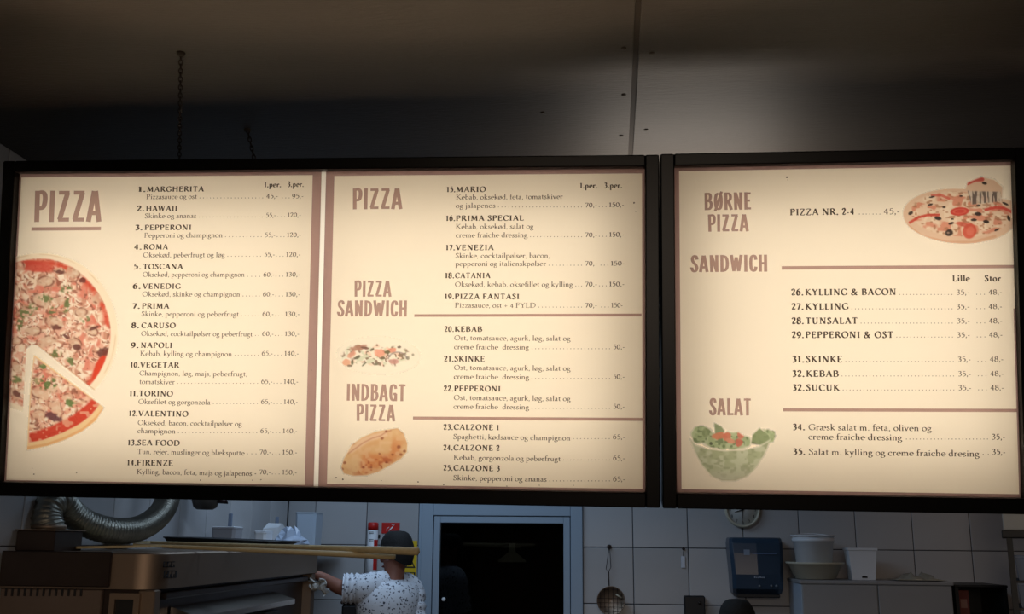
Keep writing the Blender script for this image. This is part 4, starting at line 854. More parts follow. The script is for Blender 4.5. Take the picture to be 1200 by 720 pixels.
# resample evenly, three rings a rib
acc = [0]
for i in range(1, len(cp)): acc.append(acc[-1]+(cp[i]-cp[i-1]).length)
n_ = int(acc[-1]/0.0045); j = 0
for k in range(n_+1):
    s_ = acc[-1]*k/n_
    while j < len(acc)-2 and acc[j+1] < s_: j += 1
    t = (s_-acc[j])/max(1e-9, acc[j+1]-acc[j]); p = cp[j].lerp(cp[j+1], t)
    base = 0.045+0.008*max(0, 1-s_/0.08)
    if 0.07 < s_ < 0.16: base += 0.004*math.sin(s_*260)+rnd.uniform(-.002, .002)
    PP.append(p); RR.append(base+(0.0030 if k % 3 == 0 else -0.0016))
m.tube(PP, RR, 22); m.build('duct_hose', MT['alu'], du)
m = MB(); m.lathe((pts[0].x, pts[0].y, 1.6725), [(0.051, 0), (0.056, 0.004), (0.056, 0.014), (0.052, 0.016)], 24, cap0=False, cap1=False); m.build('hose_clamp', MT['steel'], du)
# wooden peels, blades on the oven, handles reaching out over its edge
def peel(label, blade, hand, bw, rr=0.0145):
    a, b_ = Vector(hand[0]), Vector(hand[1]); p = thing('pizza_peel', label, 'peel', tuple(a), 'wooden pizza peels on the oven')
    n = (b_-a).normalized(); m = MB(); m.tube([a-n*0.10, a, a.lerp(b_, .5), b_, b_+n*0.004], [0.005, 0.006, 0.0085, rr, rr*.7], 12); m.build('handle', MT['wood'], p)
    c0, c1 = Vector(blade[0]), Vector(blade[1]); t = (c1-c0).normalized(); sd = Vector((0, 0, 1)).cross(t).normalized(); m = MB(); top, bot = [], []
    for s_, w_ in ((0, .55), (.06, .85), (.2, 1), (.75, 1), (.92, .6), (1, .12)):
        c = c0.lerp(c1, s_); top.append((c, w_*bw))
    ring = [c-sd*w_ for c, w_ in top]+[c+sd*w_ for c, w_ in top[::-1]]
    m.rings([[tuple(v-Vector((0, 0, .004))) for v in ring], [tuple(v+Vector((0, 0, .004))) for v in ring]], True, True, False)
    m.build('blade', MT['wood'], p)
e1 = at(489, 646.5, 3.45); e2 = at(462, 652.5, 3.58); s1 = at(176, 636, 4.05); s2 = at(190, 640.5, 3.5)
peel('wooden pizza peel farther back, its pale handle reaching longest past the oven', (at(88, 635.5, 3.90), s1), (s1, e1), 0.10, 0.0135)
peel('wooden pizza peel at the front of the oven, its handle shorter and lower', (at(94, 642.0, 3.46), s2), (s2, e2), 0.09, 0.0115)
tr = thing('baking_tray', 'flat black baking tray on the oven top behind the peels', 'tray', (-1.63, 4.45, ZT))
m = MB(); q0 = at(208, 641, 4.4).x; q1 = at(330, 641, 4.4).x
m.rings([[(q0+.03, 4.28, ZT+.001), (q1-.06, 4.28, ZT+.001), (q1-.06, 4.62, ZT+.001), (q0+.03, 4.62, ZT+.001)], [(q0, 4.25, ZT+.048), (q1, 4.25, ZT+.034), (q1, 4.65, ZT+.034), (q0, 4.65, ZT+.048)]], True, True, False)
m.build('tray_body', MT['blackm'], tr)
m = MB(); m.tube([(q0, 4.25, ZT+.048), (q1, 4.25, ZT+.034), (q1, 4.65, ZT+.034), (q0, 4.65, ZT+.048), (q0, 4.25, ZT+.048)], 0.003, 6); m.build('tray_rim', MT['blackm'], tr)
# shelf behind the oven with plastic tubs
sh = thing('wall_shelf', 'thin steel shelf along the left tiled wall behind the oven', 'shelf', (XW, 5.4, 1.595))
m = MB(); m.cbox((XL+0.007, 5.03, 1.585), (-1.56, 6.10, 1.605), 0.003); m.build('shelf_board', MT['steel'], sh)
for y in (5.12, 5.9):
    m = MB(); m.add([(XL+.0065, y, 1.585), (-1.64, y, 1.585), (XL+.0065, y, 1.40), (XL+.0065, y+.02, 1.585), (-1.64, y+.02, 1.585), (XL+.0065, y+.02, 1.40)], [(0, 1, 2), (3, 5, 4), (0, 3, 4, 1), (1, 4, 5, 2), (0, 2, 5, 3)]); m.build('bracket', MT['steel_d'], sh)
SZ = 1.606
def tub(name, label, x0, x1, ytop, Y, mt, dep=0.14, taper=.9, lid=True, group=None, SZ=SZ):
    a, b_ = at(x0, 640, Y), at(x1, 640, Y); zt = at((x0+x1)/2, ytop, Y).z; cx, w = (a.x+b_.x)/2, (b_.x-a.x)/2
    t = thing(name, label, 'container', (cx, Y, SZ), group); m = MB(); d = dep/2; R = []
    for k, z in ((taper, SZ), (1, zt-.008), (1.03, zt-.006), (1.03, zt)):
        ww, dd = w*k, d*k; c = .012; R.append([(cx-ww+c, Y-dd, z), (cx+ww-c, Y-dd, z), (cx+ww, Y-dd+c, z), (cx+ww, Y+dd-c, z), (cx+ww-c, Y+dd, z), (cx-ww+c, Y+dd, z), (cx-ww, Y+dd-c, z), (cx-ww, Y-dd+c, z)])
    m.rings(R, True, True, False); m.build('tub_body', mt, t)
    if lid:
        m = MB(); m.cbox((cx-w*.98, Y-d*.98, zt), (cx+w*.98, Y+d*.98, zt+.006), .004); m.build('lid', MT['white'], t)
    return t
tub('plastic_tub', 'grey-sided plastic tub standing at the far end of the oven top', 252, 279, 619, 4.87, mat('grey_plastic', (150, 150, 156), .5), .12, .96, SZ=ZT+.0005)
tub('plastic_tub', 'short white plastic tub just right of the grey-sided tub', 301, 315, 624, 5.2, MT['white'], .12, .95)
tub('plastic_tub', 'clear tall container at the right end of the shelf', 349, 373, 601, 5.85, MT['whitem'], .16, .94, False)
bg = thing('plastic_bag_bundle', 'crumpled heap of bluish clear plastic bags beside the tall container', 'bag', tuple(Vector((at(339, 640, 5.3).x, 5.3, SZ))))
m = MB(); R = []; cx = at(339, 640, 5.3).x; prof = [(.96, 0), (1.05, .018), (1.0, .035), (.75, .05), (.6, .075), (.25, .092)]
for k, h_ in prof: R.append([(cx+(.088*k*(1+.16*math.sin(3*a*.5236+h_*70)))*math.cos(a*.5236), 5.3+.07*k*math.sin(a*.5236)*(1+.1*math.cos(a*2.1)), SZ+h_*(.85+.35*math.sin(a*1.3+h_*20))) for a in range(12)])
for i, p in enumerate(R[0]): R[0][i] = (p[0], p[1], SZ+.001)
m.rings(R, True, True, False); o = m.build('bag_body', mat('clear_bag', (178, 192, 214), .25, noise=.15, scale=20), bg)
b2 = thing('paper_bag', 'small white folded carton between the short tub and the bags', 'carton', tuple(Vector((at(314, 640, 5.6).x, 5.6, SZ))))
m = MB(); x0_, x1_ = at(311, 640, 5.6).x, at(329, 640, 5.6).x; zt = at(318, 616, 5.6).z; m.rings([[(x0_, 5.54, SZ), (x1_, 5.54, SZ), (x1_, 5.66, SZ), (x0_, 5.66, SZ)], [(x0_, 5.54, zt-.02), (x1_, 5.54, zt-.01), (x1_, 5.66, zt-.01), (x0_, 5.66, zt-.02)], [(x0_+.01, 5.595, zt+.012), (x1_, 5.595, zt+.01), (x1_, 5.605, zt+.01), (x0_+.01, 5.605, zt+.012)]], True, True, False); m.build('carton_body', MT['white'], b2)
for px, py0, py1, Yb, lb in ((270.5, 602, 622, 4.955, 'grey utensil handle rising behind the grey-sided tub'), (325, 606, 622, 5.75, 'grey utensil handle rising behind the white carton')):
    a, b_ = at(px, py0, Yb), at(px, 640, Yb); bz_ = ZT+.001 if Yb < 5 else SZ+.001; t = thing('utensil_handle', lb, 'utensil', (a.x, Yb, bz_), 'utensils standing behind tubs')
    m = MB(); m.cbox((a.x-.010, Yb-.005, bz_), (a.x+.010, Yb+.005, a.z), .003); m.build('grip', MT['crate'], t)
# pot hanging on the left wall rail
hp = thing('hanging_pot', 'small dark pot hanging just below the left menu panel near the duct', 'pot', tuple(at(246, 590, 4.6)))
pc_ = at(241, 587, 4.6); m = MB(); m.lathe((pc_.x, pc_.y, pc_.z), [(.036, -.040), (.052, -.030), (.062, 0.0), (.062, .07), (.064, .072), (.058, .072), (.057, .0)], 22); m.build('pot_body', mat('old_pot', (92, 84, 78), .5, .6, noise=.3), hp)
m = MB(); m.tube([(pc_.x+.06, pc_.y, pc_.z+.0), (pc_.x+.10, pc_.y, pc_.z-.004), (pc_.x+.085, pc_.y, pc_.z+.012)], .012, 8); m.build('pot_grip', mat('reddish_grip', (58, 36, 34), .5), hp)
m = MB(); m.tube([(pc_.x, pc_.y, pc_.z+.07), (pc_.x, pc_.y, ZC)], .003, 6); m.tube([(pc_.x-.06, pc_.y, pc_.z+.07), (pc_.x, pc_.y, pc_.z+.11), (pc_.x+.06, pc_.y, pc_.z+.07)], .003, 6); m.build('wire_hanger', MT['steel_d'], hp)

# ---- things on the far wall
FW = D-0.0062
def wall_box(px0, py0, px1, py1, dep):
    a, b_ = at(px0, py1, D-dep), at(px1, py0, D-dep); return a.x, b_.x, a.z, b_.z
x0, x1, z0, z1 = wall_box(427, 612.5, 441.5, 672.5, .09); cx = (x0+x1)/2; r = (x1-x0)/2
fe = thing('fire_extinguisher', 'slim white and red fire extinguisher on the tiled wall left of the door', 'extinguisher', (cx, D-.05, z0))
yc = FW-r-.006
m = MB(); m.lathe((cx, yc, 0), [(r*.8, z0), (r, z0+.01), (r, z1-.045)], 20); m.build('cylinder', MT['white'], fe)
m = MB(); m.lathe((cx, yc, 0), [(r*1.01, z1-.045), (r*1.01, z1-.006), (r*.8, z1)], 20); m.build('red_cap', MT['red'], fe)
m = MB(); 
for k in range(5):
    a0 = -1.1+k*.22; a1 = a0+.22
    m.add([(cx+r*1.02*math.cos(a0), yc+r*1.02*math.sin(a0), z0+.02), (cx+r*1.02*math.cos(a1), yc+r*1.02*math.sin(a1), z0+.02), (cx+r*1.02*math.cos(a1), yc+r*1.02*math.sin(a1), z1-.10), (cx+r*1.02*math.cos(a0), yc+r*1.02*math.sin(a0), z1-.10)], [(0, 1, 2, 3)])
m.build('red_stripe', MT['red'], fe)
m = MB(); m.cbox((cx-r*1.2, yc+r*.9, z0+.1), (cx+r*1.2, FW, z0+.13), .003); m.cbox((cx-r*1.2, yc+r*.9, z1-.09), (cx+r*1.2, FW, z1-.07), .003); m.build('bracket', MT['blackm'], fe)
m = MB()
for z in (z1-.058, z1-.066, z1-.10, z1-.108): m.box((cx-r*.45, yc-r*1.012, z), (cx+r*.35, yc-r*.9, z+.003))
m.build('label_print', MT['blackm'], fe)
def sign(name, label, px, m_):
    x0, x1, z0, z1 = wall_box(*px, .01); t = thing(name, label, 'sign', ((x0+x1)/2, FW, z0)); mb = MB(); mb.cbox((x0, FW-.004, z0), (x1, FW, z1), .001); mb.build('sign_plate', m_, t); return t, x0, x1, z0, z1
t, x0, x1, z0, z1 = sign('fire_sign', 'small red fire equipment sign above the head of the person in white', (447, 613, 468.5, 625.5), MT['red'])
yy = FW-.0048; w_ = x1-x0; h_ = z1-z0; m = MB()
m.tube([(x0+w_*.40, yy, z0+h_*.22), (x0+w_*.62, yy, z0+h_*.62)], .004, 6); m.tube([(x0+w_*.62, yy, z0+h_*.62), (x0+w_*.72, yy, z0+h_*.86), (x0+w_*.55, yy, z0+h_*.80)], .0022, 6); m.tube([(x0+w_*.28, yy, z0+h_*.2), (x0+w_*.3, yy, z0+h_*.45), (x0+w_*.42, yy, z0+h_*.6)], .0018, 6); m.build('extinguisher_symbol', MT['white'], t)
t, x0, x1, z0, z1 = sign('warning_sign', 'tall yellow warning sign with a black triangle beside the door frame', (472, 634, 489, 681), MT['yellow'])
def ring_poly(mb, P, wq, y):
    cx_ = sum(p[0] for p in P)/len(P); cz_ = sum(p[1] for p in P)/len(P); n = len(P)
    I = [(cx_+(p[0]-cx_)*wq, cz_+(p[1]-cz_)*wq) for p in P]
    mb.add([(p[0], y, p[1]) for p in P]+[(p[0], y, p[1]) for p in I], [(k, (k+1) % n, n+(k+1) % n, n+k) for k in range(n)])
w_ = x1-x0; m = MB(); zt_ = at(480, 652, D).z; zb_ = at(480, 666, D).z; y_ = FW-.0046
ring_poly(m, [(x0+w_*.12, zb_), (x1-w_*.08, zb_), ((x0+x1)/2, zt_)], .62, y_); m.build('triangle_symbol', MT['blackm'], t)
m = MB(); zt_ = at(480, 671, D).z; zb_ = at(480, 680, D).z; ring_poly(m, [(x0+w_*.12, zb_), (x1-w_*.08, zb_), (x1-w_*.08, zt_), (x0+w_*.12, zt_)], .72, y_)
m.box((x0+w_*.3, y_-.0005, zb_+.012), (x0+w_*.7, y_, zb_+.018)); m.build('square_symbol', MT['blackm'], t)
# skimmer
p = at(714, 641, FW); hk = thing('skimmer', 'round wire skimmer hanging by its thin handle right of the door', 'skimmer', (p.x, p.y, p.z))
m = MB(); m.cbox((p.x-.012, FW-.012, p.z-.012), (p.x+.012, FW, p.z+.010), .004); m.tube([(p.x, FW-.010, p.z), (p.x, FW-.03, p.z-.006), (p.x, FW-.035, p.z+.012)], .003, 6); m.build('wall_hook', MT['steel_d'], hk)
a, b_ = at(713, 659, FW-.03), at(714, 690, FW-.04)
m = MB(); m.tube([(p.x, FW-.03, p.z), (a.x-.014, FW-.03, a.z-.04), (a.x, FW-.03, a.z-.055), (a.x+.014, FW-.03, a.z-.03), (p.x+.002, FW-.03, p.z)], .0022, 6); m.tube([(a.x, FW-.03, a.z-.055), (b_.x, FW-.035, b_.z)], .004, 6); m.build('handle', MT['steel_d'], hk)
c0 = at(716, 704, FW-.05); m = MB(); m.lathe((c0.x, c0.y, c0.z), [(.0, .0), (.04, .006), (.066, .018), (.078, .030), (.081, .030), (.068, .014), (.04, .001), (0, -.006)], 26, 'y', False, False); m.build('bowl', MT['steel'], hk)
m = MB(); 
for k in range(6):
    u_ = -.06+k*.024; L_ = math.sqrt(.078**2-u_*u_); m.tube([(c0.x+u_, c0.y-.030, c0.z-L_), (c0.x+u_, c0.y-.012, c0.z), (c0.x+u_, c0.y-.030, c0.z+L_)], .0012, 4, False); m.tube([(c0.x-L_, c0.y-.030, c0.z+u_), (c0.x, c0.y-.012, c0.z+u_), (c0.x+L_, c0.y-.030, c0.z+u_)], .0012, 4, False)
m.build('wire_mesh', MT['steel_d'], hk)
m = MB(); q = at(722, 697, FW-.08); m.tube([q, q+Vector((.03, .01, -.02))], .005, 6); m.build('tip', MT['cream'], hk)
# white tag and black switch box
x0, x1, z0, z1 = wall_box(798.5, 652, 803, 666, .01); t = thing('wall_tag', 'small white tag hanging on the tiles left of the towel dispenser', 'tag', ((x0+x1)/2, FW, z1))
m = MB(); m.cbox((x0, FW-.008, z0), (x1, FW-.001, z1), .003); m.build('tag_plate', MT['tag'], t)
m = MB(); q = at(801, 643.5, FW-.01); m.lathe((q.x, FW-.008, q.z), [(.006, 0), (.009, .006)], 8, 'y'); m.tube([q, (x0+(x1-x0)/2, FW-.006, z1-.004)], .0015, 5); m.build('tag_hook', MT['steel_d'], t)
x0, x1, z0, z1 = wall_box(802.5, 699, 826, 726, .07); t = thing('switch_box', 'small black box on the tiles below the white tag', 'box', ((x0+x1)/2, FW, z0))
m = MB(); m.cbox((x0, D-.075, z0), (x1, FW, z1), .006); m.build('box_body', MT['blackm'], t)
m = MB(); q = at(820, 707, D-.08); m.lathe((q.x, D-.078, q.z), [(.010, 0), (.008, .008)], 12, 'y'); m.build('knob', MT['steel_d'], t)
# clock
c0 = at(870.3, 598, D-.03); R_ = at(891.3, 598, D-.03).x-c0.x; ck = thing('wall_clock', 'round cream wall clock half hidden by the lower edge of the right menu box', 'clock', (c0.x, FW, c0.z-R_))
m = MB(); m.lathe((c0.x, FW, c0.z), [(R_*.96, 0), (R_, .012), (R_*.98, .030), (R_*.90, .036), (R_*.84, .028), (R_*.84, .012)], 40, 'y', True, False); m.build('clock_rim', MT['cream'], ck)
m = MB(); m.lathe((c0.x, FW-.012, c0.z), [(R_*.86, 0), (R_*.86, .003)], 40, 'y'); m.build('clock_face', MT['face'], ck)
def hand(name, ang, L_, w_, y):
    a = math.radians(ang); dx, dz = math.sin(a), math.cos(a); m = MB(); nx, nz = dz, -dx
    pts = [(c0.x-dx*L_*.15-nx*w_, c0.z-dz*L_*.15-nz*w_), (c0.x-dx*L_*.15+nx*w_, c0.z-dz*L_*.15+nz*w_), (c0.x+dx*L_+nx*w_*.4, c0.z+dz*L_+nz*w_*.4), (c0.x+dx*L_-nx*w_*.4, c0.z+dz*L_-nz*w_*.4)]
    m.rings([[(x, y, z) for x, z in pts], [(x, y-.0015, z) for x, z in pts]], True, True, False); m.build(name, MT['blackm'], ck)
hand('hour_hand', 255, R_*.46, .0042, FW-.018); hand('minute_hand', 184, R_*.66, .0030, FW-.021)
# numerals with this script's own figures
m = MB()
for k in range(1, 13):
    s_ = str(k); a = math.radians(30*k); cx, cz = c0.x+R_*.70*math.sin(a), c0.z+R_*.70*math.cos(a); hgt = .020; W_ = text_width('serif', s_, 'num')*hgt; x = cx-W_/2
    for ch in s_:
        adv, V, Tt = glyph('serif', ch, 'num'); m.add([(x+p[0]*hgt, FW-.0156, cz-.008+p[1]*hgt) for p in V], Tt); x += adv*hgt
m.build('numerals', MT['blackm'], ck)
# towel dispenser
x0, x1, z0, z1 = wall_box(857, 630.5, 917.5, 697, .2); yf = D-.20
ds = thing('towel_dispenser', 'dark translucent blue paper towel dispenser on the tiles below the clock', 'dispenser', ((x0+x1)/2, FW, z0))
W_ = x1-x0; H_ = z1-z0; R = []
for z, ix, yfr in ((z0+.002, .018, yf+.05), (z0+.03, .012, yf+.012), (z0+H_*.35, .010, yf), (z0+H_*.72, .002, yf+.004), (z1-.03, 0, yf+.01), (z1-.006, .004, yf+.03), (z1, .010, yf+.045)):
    a_, b_ = x0+ix, x1-ix*.6; c = .018; R.append([(a_+c, yfr, z), ((a_+b_)/2, yfr-.010, z), (b_-c, yfr, z), (b_, yfr+c, z), (b_, FW, z), (a_, FW, z), (a_, yfr+c, z)])
m = MB(); m.rings(R, True, True, False); m.build('cover', MT['blue'], ds, bevel=.003)
m = MB(); m.cbox((x0+.03, yf-.0, z0-.016), (x1-.03, FW-.03, z0+.004), .004); m.build('dispensing_slot', MT['blackm'], ds)
q = at(875, 647.5, yf); m = MB(); m.box((q.x-.016, yf-.006, q.z-.016), (q.x+.016, yf-.001+.004, q.z+.014)); m.build('logo_plate', mat('pale_label', (130, 145, 165), .4), ds)
m = MB(); m.box((q.x+.03, yf-.0075, q.z-.010), (x1-.04, yf+.004, q.z-.005)); m.build('window_edge', mat('blue_edge', (70, 100, 140), .3), ds)
m = MB(); q0 = at(884, 677.8, yf-.008); x = q0.x; hgt = .010
for s_ in range(6): m.box((x+s_*.0098, yf-.0105, q0.z), (x+s_*.0098+.006, yf-.0045, q0.z+(.009 if s_ in (0, 3) else .006)))
m.build('embossed_lettering', mat('pale_lettering', (150, 165, 185), .4), ds)
for px in (890, 904, 910):
    q = at(px, 687, yf-.002); m = MB(); m.lathe((q.x, yf+.004, q.z), [(.006, 0), (.006, .010), (.004, .012)], 10, 'y'); m.build('button', mat('grey_button', (120, 130, 140), .4), ds)

# ---- white cabinet with buckets
YC = 5.75; cx0, cx1 = at(940, 700, YC).x, at(1117, 700, YC).x; zc = at(1030, 681.5, YC).z; xm = at(1029, 700, YC).x
cb = thing('white_cabinet', 'white two-door cabinet against the far wall carrying buckets', 'cabinet', ((cx0+cx1)/2, (YC+D)/2, 0))
m = MB(); m.box((cx0, YC+.02, 0.02), (cx1, FW-.001, zc-.018)); m.build('carcass', MT['whitem'], cb)
m = MB(); m.cbox((cx0-.008, YC-.004, zc-.018), (cx1+.008, FW-.001, zc), .003); m.build('worktop', MT['cab'], cb)
for a, b_ in ((cx0+.003, xm-.003), (xm+.003, cx1-.003)):
    m = MB(); m.cbox((a, YC, .05), (b_, YC+.0195, zc-.021), .003); d_ = m.build('cabinet_door', MT['cab'], cb)
    m = MB(); hx = b_-.04 if a < xm-.1 else a+.04; m.tube([(hx, YC-.02, .9), (hx, YC-.02, 1.05)], .006, 8); m.tube([(hx, YC, .91), (hx, YC-.02, .91)], .004, 6); m.tube([(hx, YC, 1.04), (hx, YC-.02, 1.04)], .004, 6); m.build('door_handle', MT['steel'], d_)
YB2 = 5.95
c0 = at(956, 681, YB2); c0.z = zc; k_ = YB2/1200
bw = thing('plastic_basin', 'wide pale plastic basin under the white bucket on the cabinet', 'basin', tuple(c0))
hB = at(956, 659, YB2).z-zc
m = MB(); r_ = 31*k_; m.lathe(c0, [(r_*.62, .001), (r_*.70, .004), (r_*.93, hB*.86), (r_*1.02, hB*.9), (r_*1.02, hB), (r_*.93, hB), (r_*.66, .008), (0, .008)], 30, 'z', True, False); m.build('basin_body', MT['cream'], bw)
bu = thing('white_bucket', 'white plastic bucket standing inside the pale basin', 'bucket', (c0.x-.01, c0.y, zc+.009)); cB = (at(953, 640, YB2).x, YB2, 0); zt = at(953, 629, YB2).z; z_ = zc+.0095
m = MB(); m.lathe(cB, [(16.5*k_, z_), (18*k_, z_+.004), (21.5*k_, zt-.03), (22.8*k_, zt-.028), (23*k_, zt-.012), (22*k_, zt-.012), (22.2*k_, zt), (21.2*k_, zt), (17*k_, z_+.01), (0, z_+.01)], 30, 'z', True, False); m.build('bucket_body', MT['white'], bu)
m = MB(); m.tube([(cB[0]+22*k_*math.cos(a), cB[1]-.02+22*k_*math.sin(a)*.9, zt-.005+.02*math.sin(a)) for a in [math.pi*t/10 for t in range(11)]], .003, 6); m.build('bucket_handle', MT['white'], bu)
m = MB(); m.tube([(cB[0]+24*k_*math.cos(a)-.0, cB[1]+24*k_*math.sin(a), zt+.004) for a in [2*math.pi*t/16 for t in range(17)]], .0035, 6, False); m.build('bucket_rim', MT['white'], bu)
x0, x1 = at(992, 660, 5.9).x, at(1025.5, 660, 5.9).x; zt = at(1008, 642.5, 5.9).z; cx, w_ = (x0+x1)/2, (x1-x0)/2
tb = thing('storage_tub', 'square white plastic tub on the cabinet right of the basin', 'container', (cx, 5.9, zc)); m = MB(); R = []
for k, z in ((.78, zc+.001), (.80, zc+.004), (.97, zt-.014), (1.03, zt-.012), (1.03, zt), (.95, zt), (.76, zc+.012)): R.append([(cx-w_*k, 5.9-w_*k*.8, z), (cx+w_*k, 5.9-w_*k*.8, z), (cx+w_*k, 5.9+w_*k*.8, z), (cx-w_*k, 5.9+w_*k*.8, z)])
m.rings(R, True, True, False); m.build('tub_body', MT['white'], tb)
m = MB(); q = at(1017, 677, 5.8); m.box((q.x-.018, 5.9-w_*.66-.001, zc+.012), (q.x+.01, 5.9-w_*.66+.004, zc+.022)); m.build('label_print', MT['blackm'], tb)
q0, q1 = at(1046, 680, 5.88), at(1120, 680, 5.88); fl = thing('plastic_sheet', 'flat crumpled clear plastic sheet lying on the right end of the cabinet', 'plastic sheet', ((q0.x+cx1)/2, 5.88, zc)); m = MB(); nx_ = 14; V = []
for j in range(7):
    for i in range(nx_+1):
        u_, v_ = i/nx_, j/6; e_ = math.sin(u_*math.pi)*math.sin(v_*math.pi); V.append((q0.x+(cx1-.01-q0.x)*u_, 5.79+.2*v_, zc+.005+e_*(.022+.018*math.sin(u_*17+v_*5)+.012*math.sin(u_*31-v_*9))))
m.add(V, [(j*(nx_+1)+i, j*(nx_+1)+i+1, (j+1)*(nx_+1)+i+1, (j+1)*(nx_+1)+i) for j in range(6) for i in range(nx_)], True); o = m.build('sheet_body', mat('clear_sheet', (150, 146, 132), .25), fl)
sm = o.modifiers.new('thickness', 'SOLIDIFY'); sm.thickness = .0015; sm.offset = 1
# dark open shelf unit
x0, x1 = at(1119, 690, 5.8).x, at(1180, 690, 5.8).x; zt = at(1150, 686, 5.8).z
su = thing('dark_shelf_unit', 'dark open shelf unit right of the white cabinet', 'shelf', ((x0+x1)/2, 6.0, 0)); m = MB()
x0 = max(x0, cx1+.012); m.box((x0, 5.8, 0), (x0+.018, FW-.001, zt-.012)); m.box((x1-.018, 5.8, 0), (x1, FW-.001, zt-.012)); m.build('side_panel', MT['blackm'], su)
m = MB(); m.cbox((x0-.004, 5.795, zt-.012), (x1+.004, FW-.001, zt), .002); m.build('top_board', MT['blackm'], su)
m = MB(); m.box((x0+.018, 5.8, zt-.22), (x1-.018, FW-.01, zt-.205)); m.build('shelf_board', MT['blackm'], su)
m = MB(); m.box((x0+.018, FW-.01, 0), (x1-.018, FW-.002, zt-.012)); m.build('back_panel', MT['blackm'], su)
xa_, xb_ = at(1121, 700, 5.86).x, at(1134, 700, 5.86).x; t = thing('red_carton', 'reddish carton standing in the dark shelf unit', 'carton', ((xa_+xb_)/2, 5.9, zt-.205)); m = MB(); m.cbox((max(xa_, x0+.02), 5.84, zt-.204), (xb_, 6.0, zt-.03), .002); m.build('carton_body', MT['redbox'], t)
m = MB(); m.box((max(xa_, x0+.02)+.012, 5.8392, zt-.12), (xb_-.012, 5.8402, zt-.075)); m.build('carton_label', mat('dull_label', (150, 110, 100), .6), t)
t = thing('dark_pan', 'dark pan lying in the shelf unit right of the reddish carton', 'pan', (x1-.095, 5.93, zt-.205)); m = MB(); m.lathe((x1-.095, 5.94, zt-.204), [(.045, 0), (.055, .004), (.064, .05), (.066, .05), (.058, .006), (0, .006)], 24, 'z', True, False); m.build('pan_body', mat('worn_pan', (70, 68, 64), .4, .5), t)
m = MB(); m.tube([(x1-.14, 5.88, zt-.155), (x1-.165, 5.82, zt-.150)], .006, 8); m.build('pan_handle', MT['steel_d'], t)
# rack with crates at the right edge
YR = 5.2; rx0 = at(1176, 650, YR).x; rx1 = rx0+.62; zt = at(1190, 622, YR).z
rk = thing('metal_rack', 'black metal rack with grey crates at the right edge below the menu box', 'rack', (rx0, YR, 0))
rk_all = [rk]
m = MB(); m.cbox((rx0, YR, zt-.035), (rx1, YR+.5, zt), .004); m.build('top_board', MT['blackm'], rk)
for x in (rx0+.02, rx1-.04):
    for y in (YR+.005, YR+.465):
        m = MB(); m.box((x, y, 0), (x+.025, y+.03, zt-.035)); m.build('post', MT['blackm'], rk)
zs_ = [at(1190, y, YR).z for y in (682, 714)]+[at(1190, 746, YR).z]
for z in zs_: m = MB(); m.box((rx0+.02, YR+.01, z-.006), (rx1-.02, YR+.49, z+.004)); m.build('runner_shelf', MT['blackm'], rk)
crl = ['grey blue plastic crate on the uppermost runner of the metal rack', 'grey blue plastic crate on the middle runner of the metal rack', 'grey blue plastic crate on the lowest seen runner of the metal rack']
for k, z in enumerate(zs_):
    top = z+.118; t = thing('plastic_crate', crl[k], 'crate', (rx0, YR, z+.004), 'crates on the rack'); rk_all.append(t); xa_, xb_ = rx0+.048, rx1-.045; ya_, yb_ = YR+.012, YR+.455
    m = MB(); R = []
    for ins, zz in ((.012, z+.0045), (.010, z+.008), (.002, top-.012), (0, top-.010), (0, top), (.008, top), (.02, z+.012)): R.append([(xa_+ins, ya_+ins, zz), (xb_-ins, ya_+ins, zz), (xb_-ins, yb_-ins, zz), (xa_+ins, yb_-ins, zz)])
    m.rings(R, True, True, False); m.build('crate_body', MT['crate'], t)
    m = MB(); m.box(((xa_+xb_)/2-.05, ya_-.0005, top-.05), ((xa_+xb_)/2+.05, ya_+.003, top-.028)); m.build('hand_hole', MT['blackm'], t)
t = thing('white_box', 'white box on top of the metal rack, cut by the right edge of the picture', 'box', (rx0, YR, zt)); rk_all.append(t); m = MB(); m.cbox((rx0+.01, YR+.02, zt+.001), (rx0+.40, YR+.4, zt+.19), .004); m.build('box_body', mat('carton_white', (190, 186, 176), .7), t)
m = MB(); m.box((rx0+.17, YR+.0192, zt+.01), (rx0+.23, YR+.0212, zt+.18)); m.build('tape', MT['cream'], t)
for o in rk_all: o.rotation_euler = (0, 0, -math.atan2(rx0, YR))
# black appliance on a prep table in front of the far wall
x0, x1 = at(400, 712, 5.7).x, at(431, 712, 5.7).x; zt = at(415, 704.5, 5.7).z
tbz = .92; pt = thing('prep_table', 'steel prep table below the fire extinguisher', 'table', ((x0+x1)/2, 5.8, 0)); m = MB(); m.cbox((x0-.25, 5.60, tbz-.03), (x1+.15, FW-.03, tbz), .003); m.build('table_top', MT['steel'], pt)
for x in (x0-.22, x1+.10):
    for y in (5.64, 6.05): m = MB(); m.box((x, y, 0), (x+.035, y+.035, tbz-.03)); m.build('leg', MT['steel_d'], pt)
t = thing('black_appliance', 'black countertop appliance seen behind the person\'s outstretched arm', 'appliance', ((x0+x1)/2, 5.8, tbz)); m = MB(); m.cbox((x0, 5.7, tbz+.001), (x1+.02, 5.98, zt-.02), .012); m.build('housing', MT['blackm'], t)
m = MB(); m.cbox((x0-.006, 5.695, zt-.0195), (x1+.026, 5.985, zt), .006); m.build('appliance_lid', MT['steel_d'], t)
m = MB(); m.lathe((x1-.01, 5.699, zt-.07), [(.012, 0), (.012, .01)], 12, 'y'); m.build('knob', MT['steel'], t)
# side unit past the end of the oven, where the cloth lies
x0, x1 = at(345, 700, 4.62).x, at(384, 700, 4.62).x
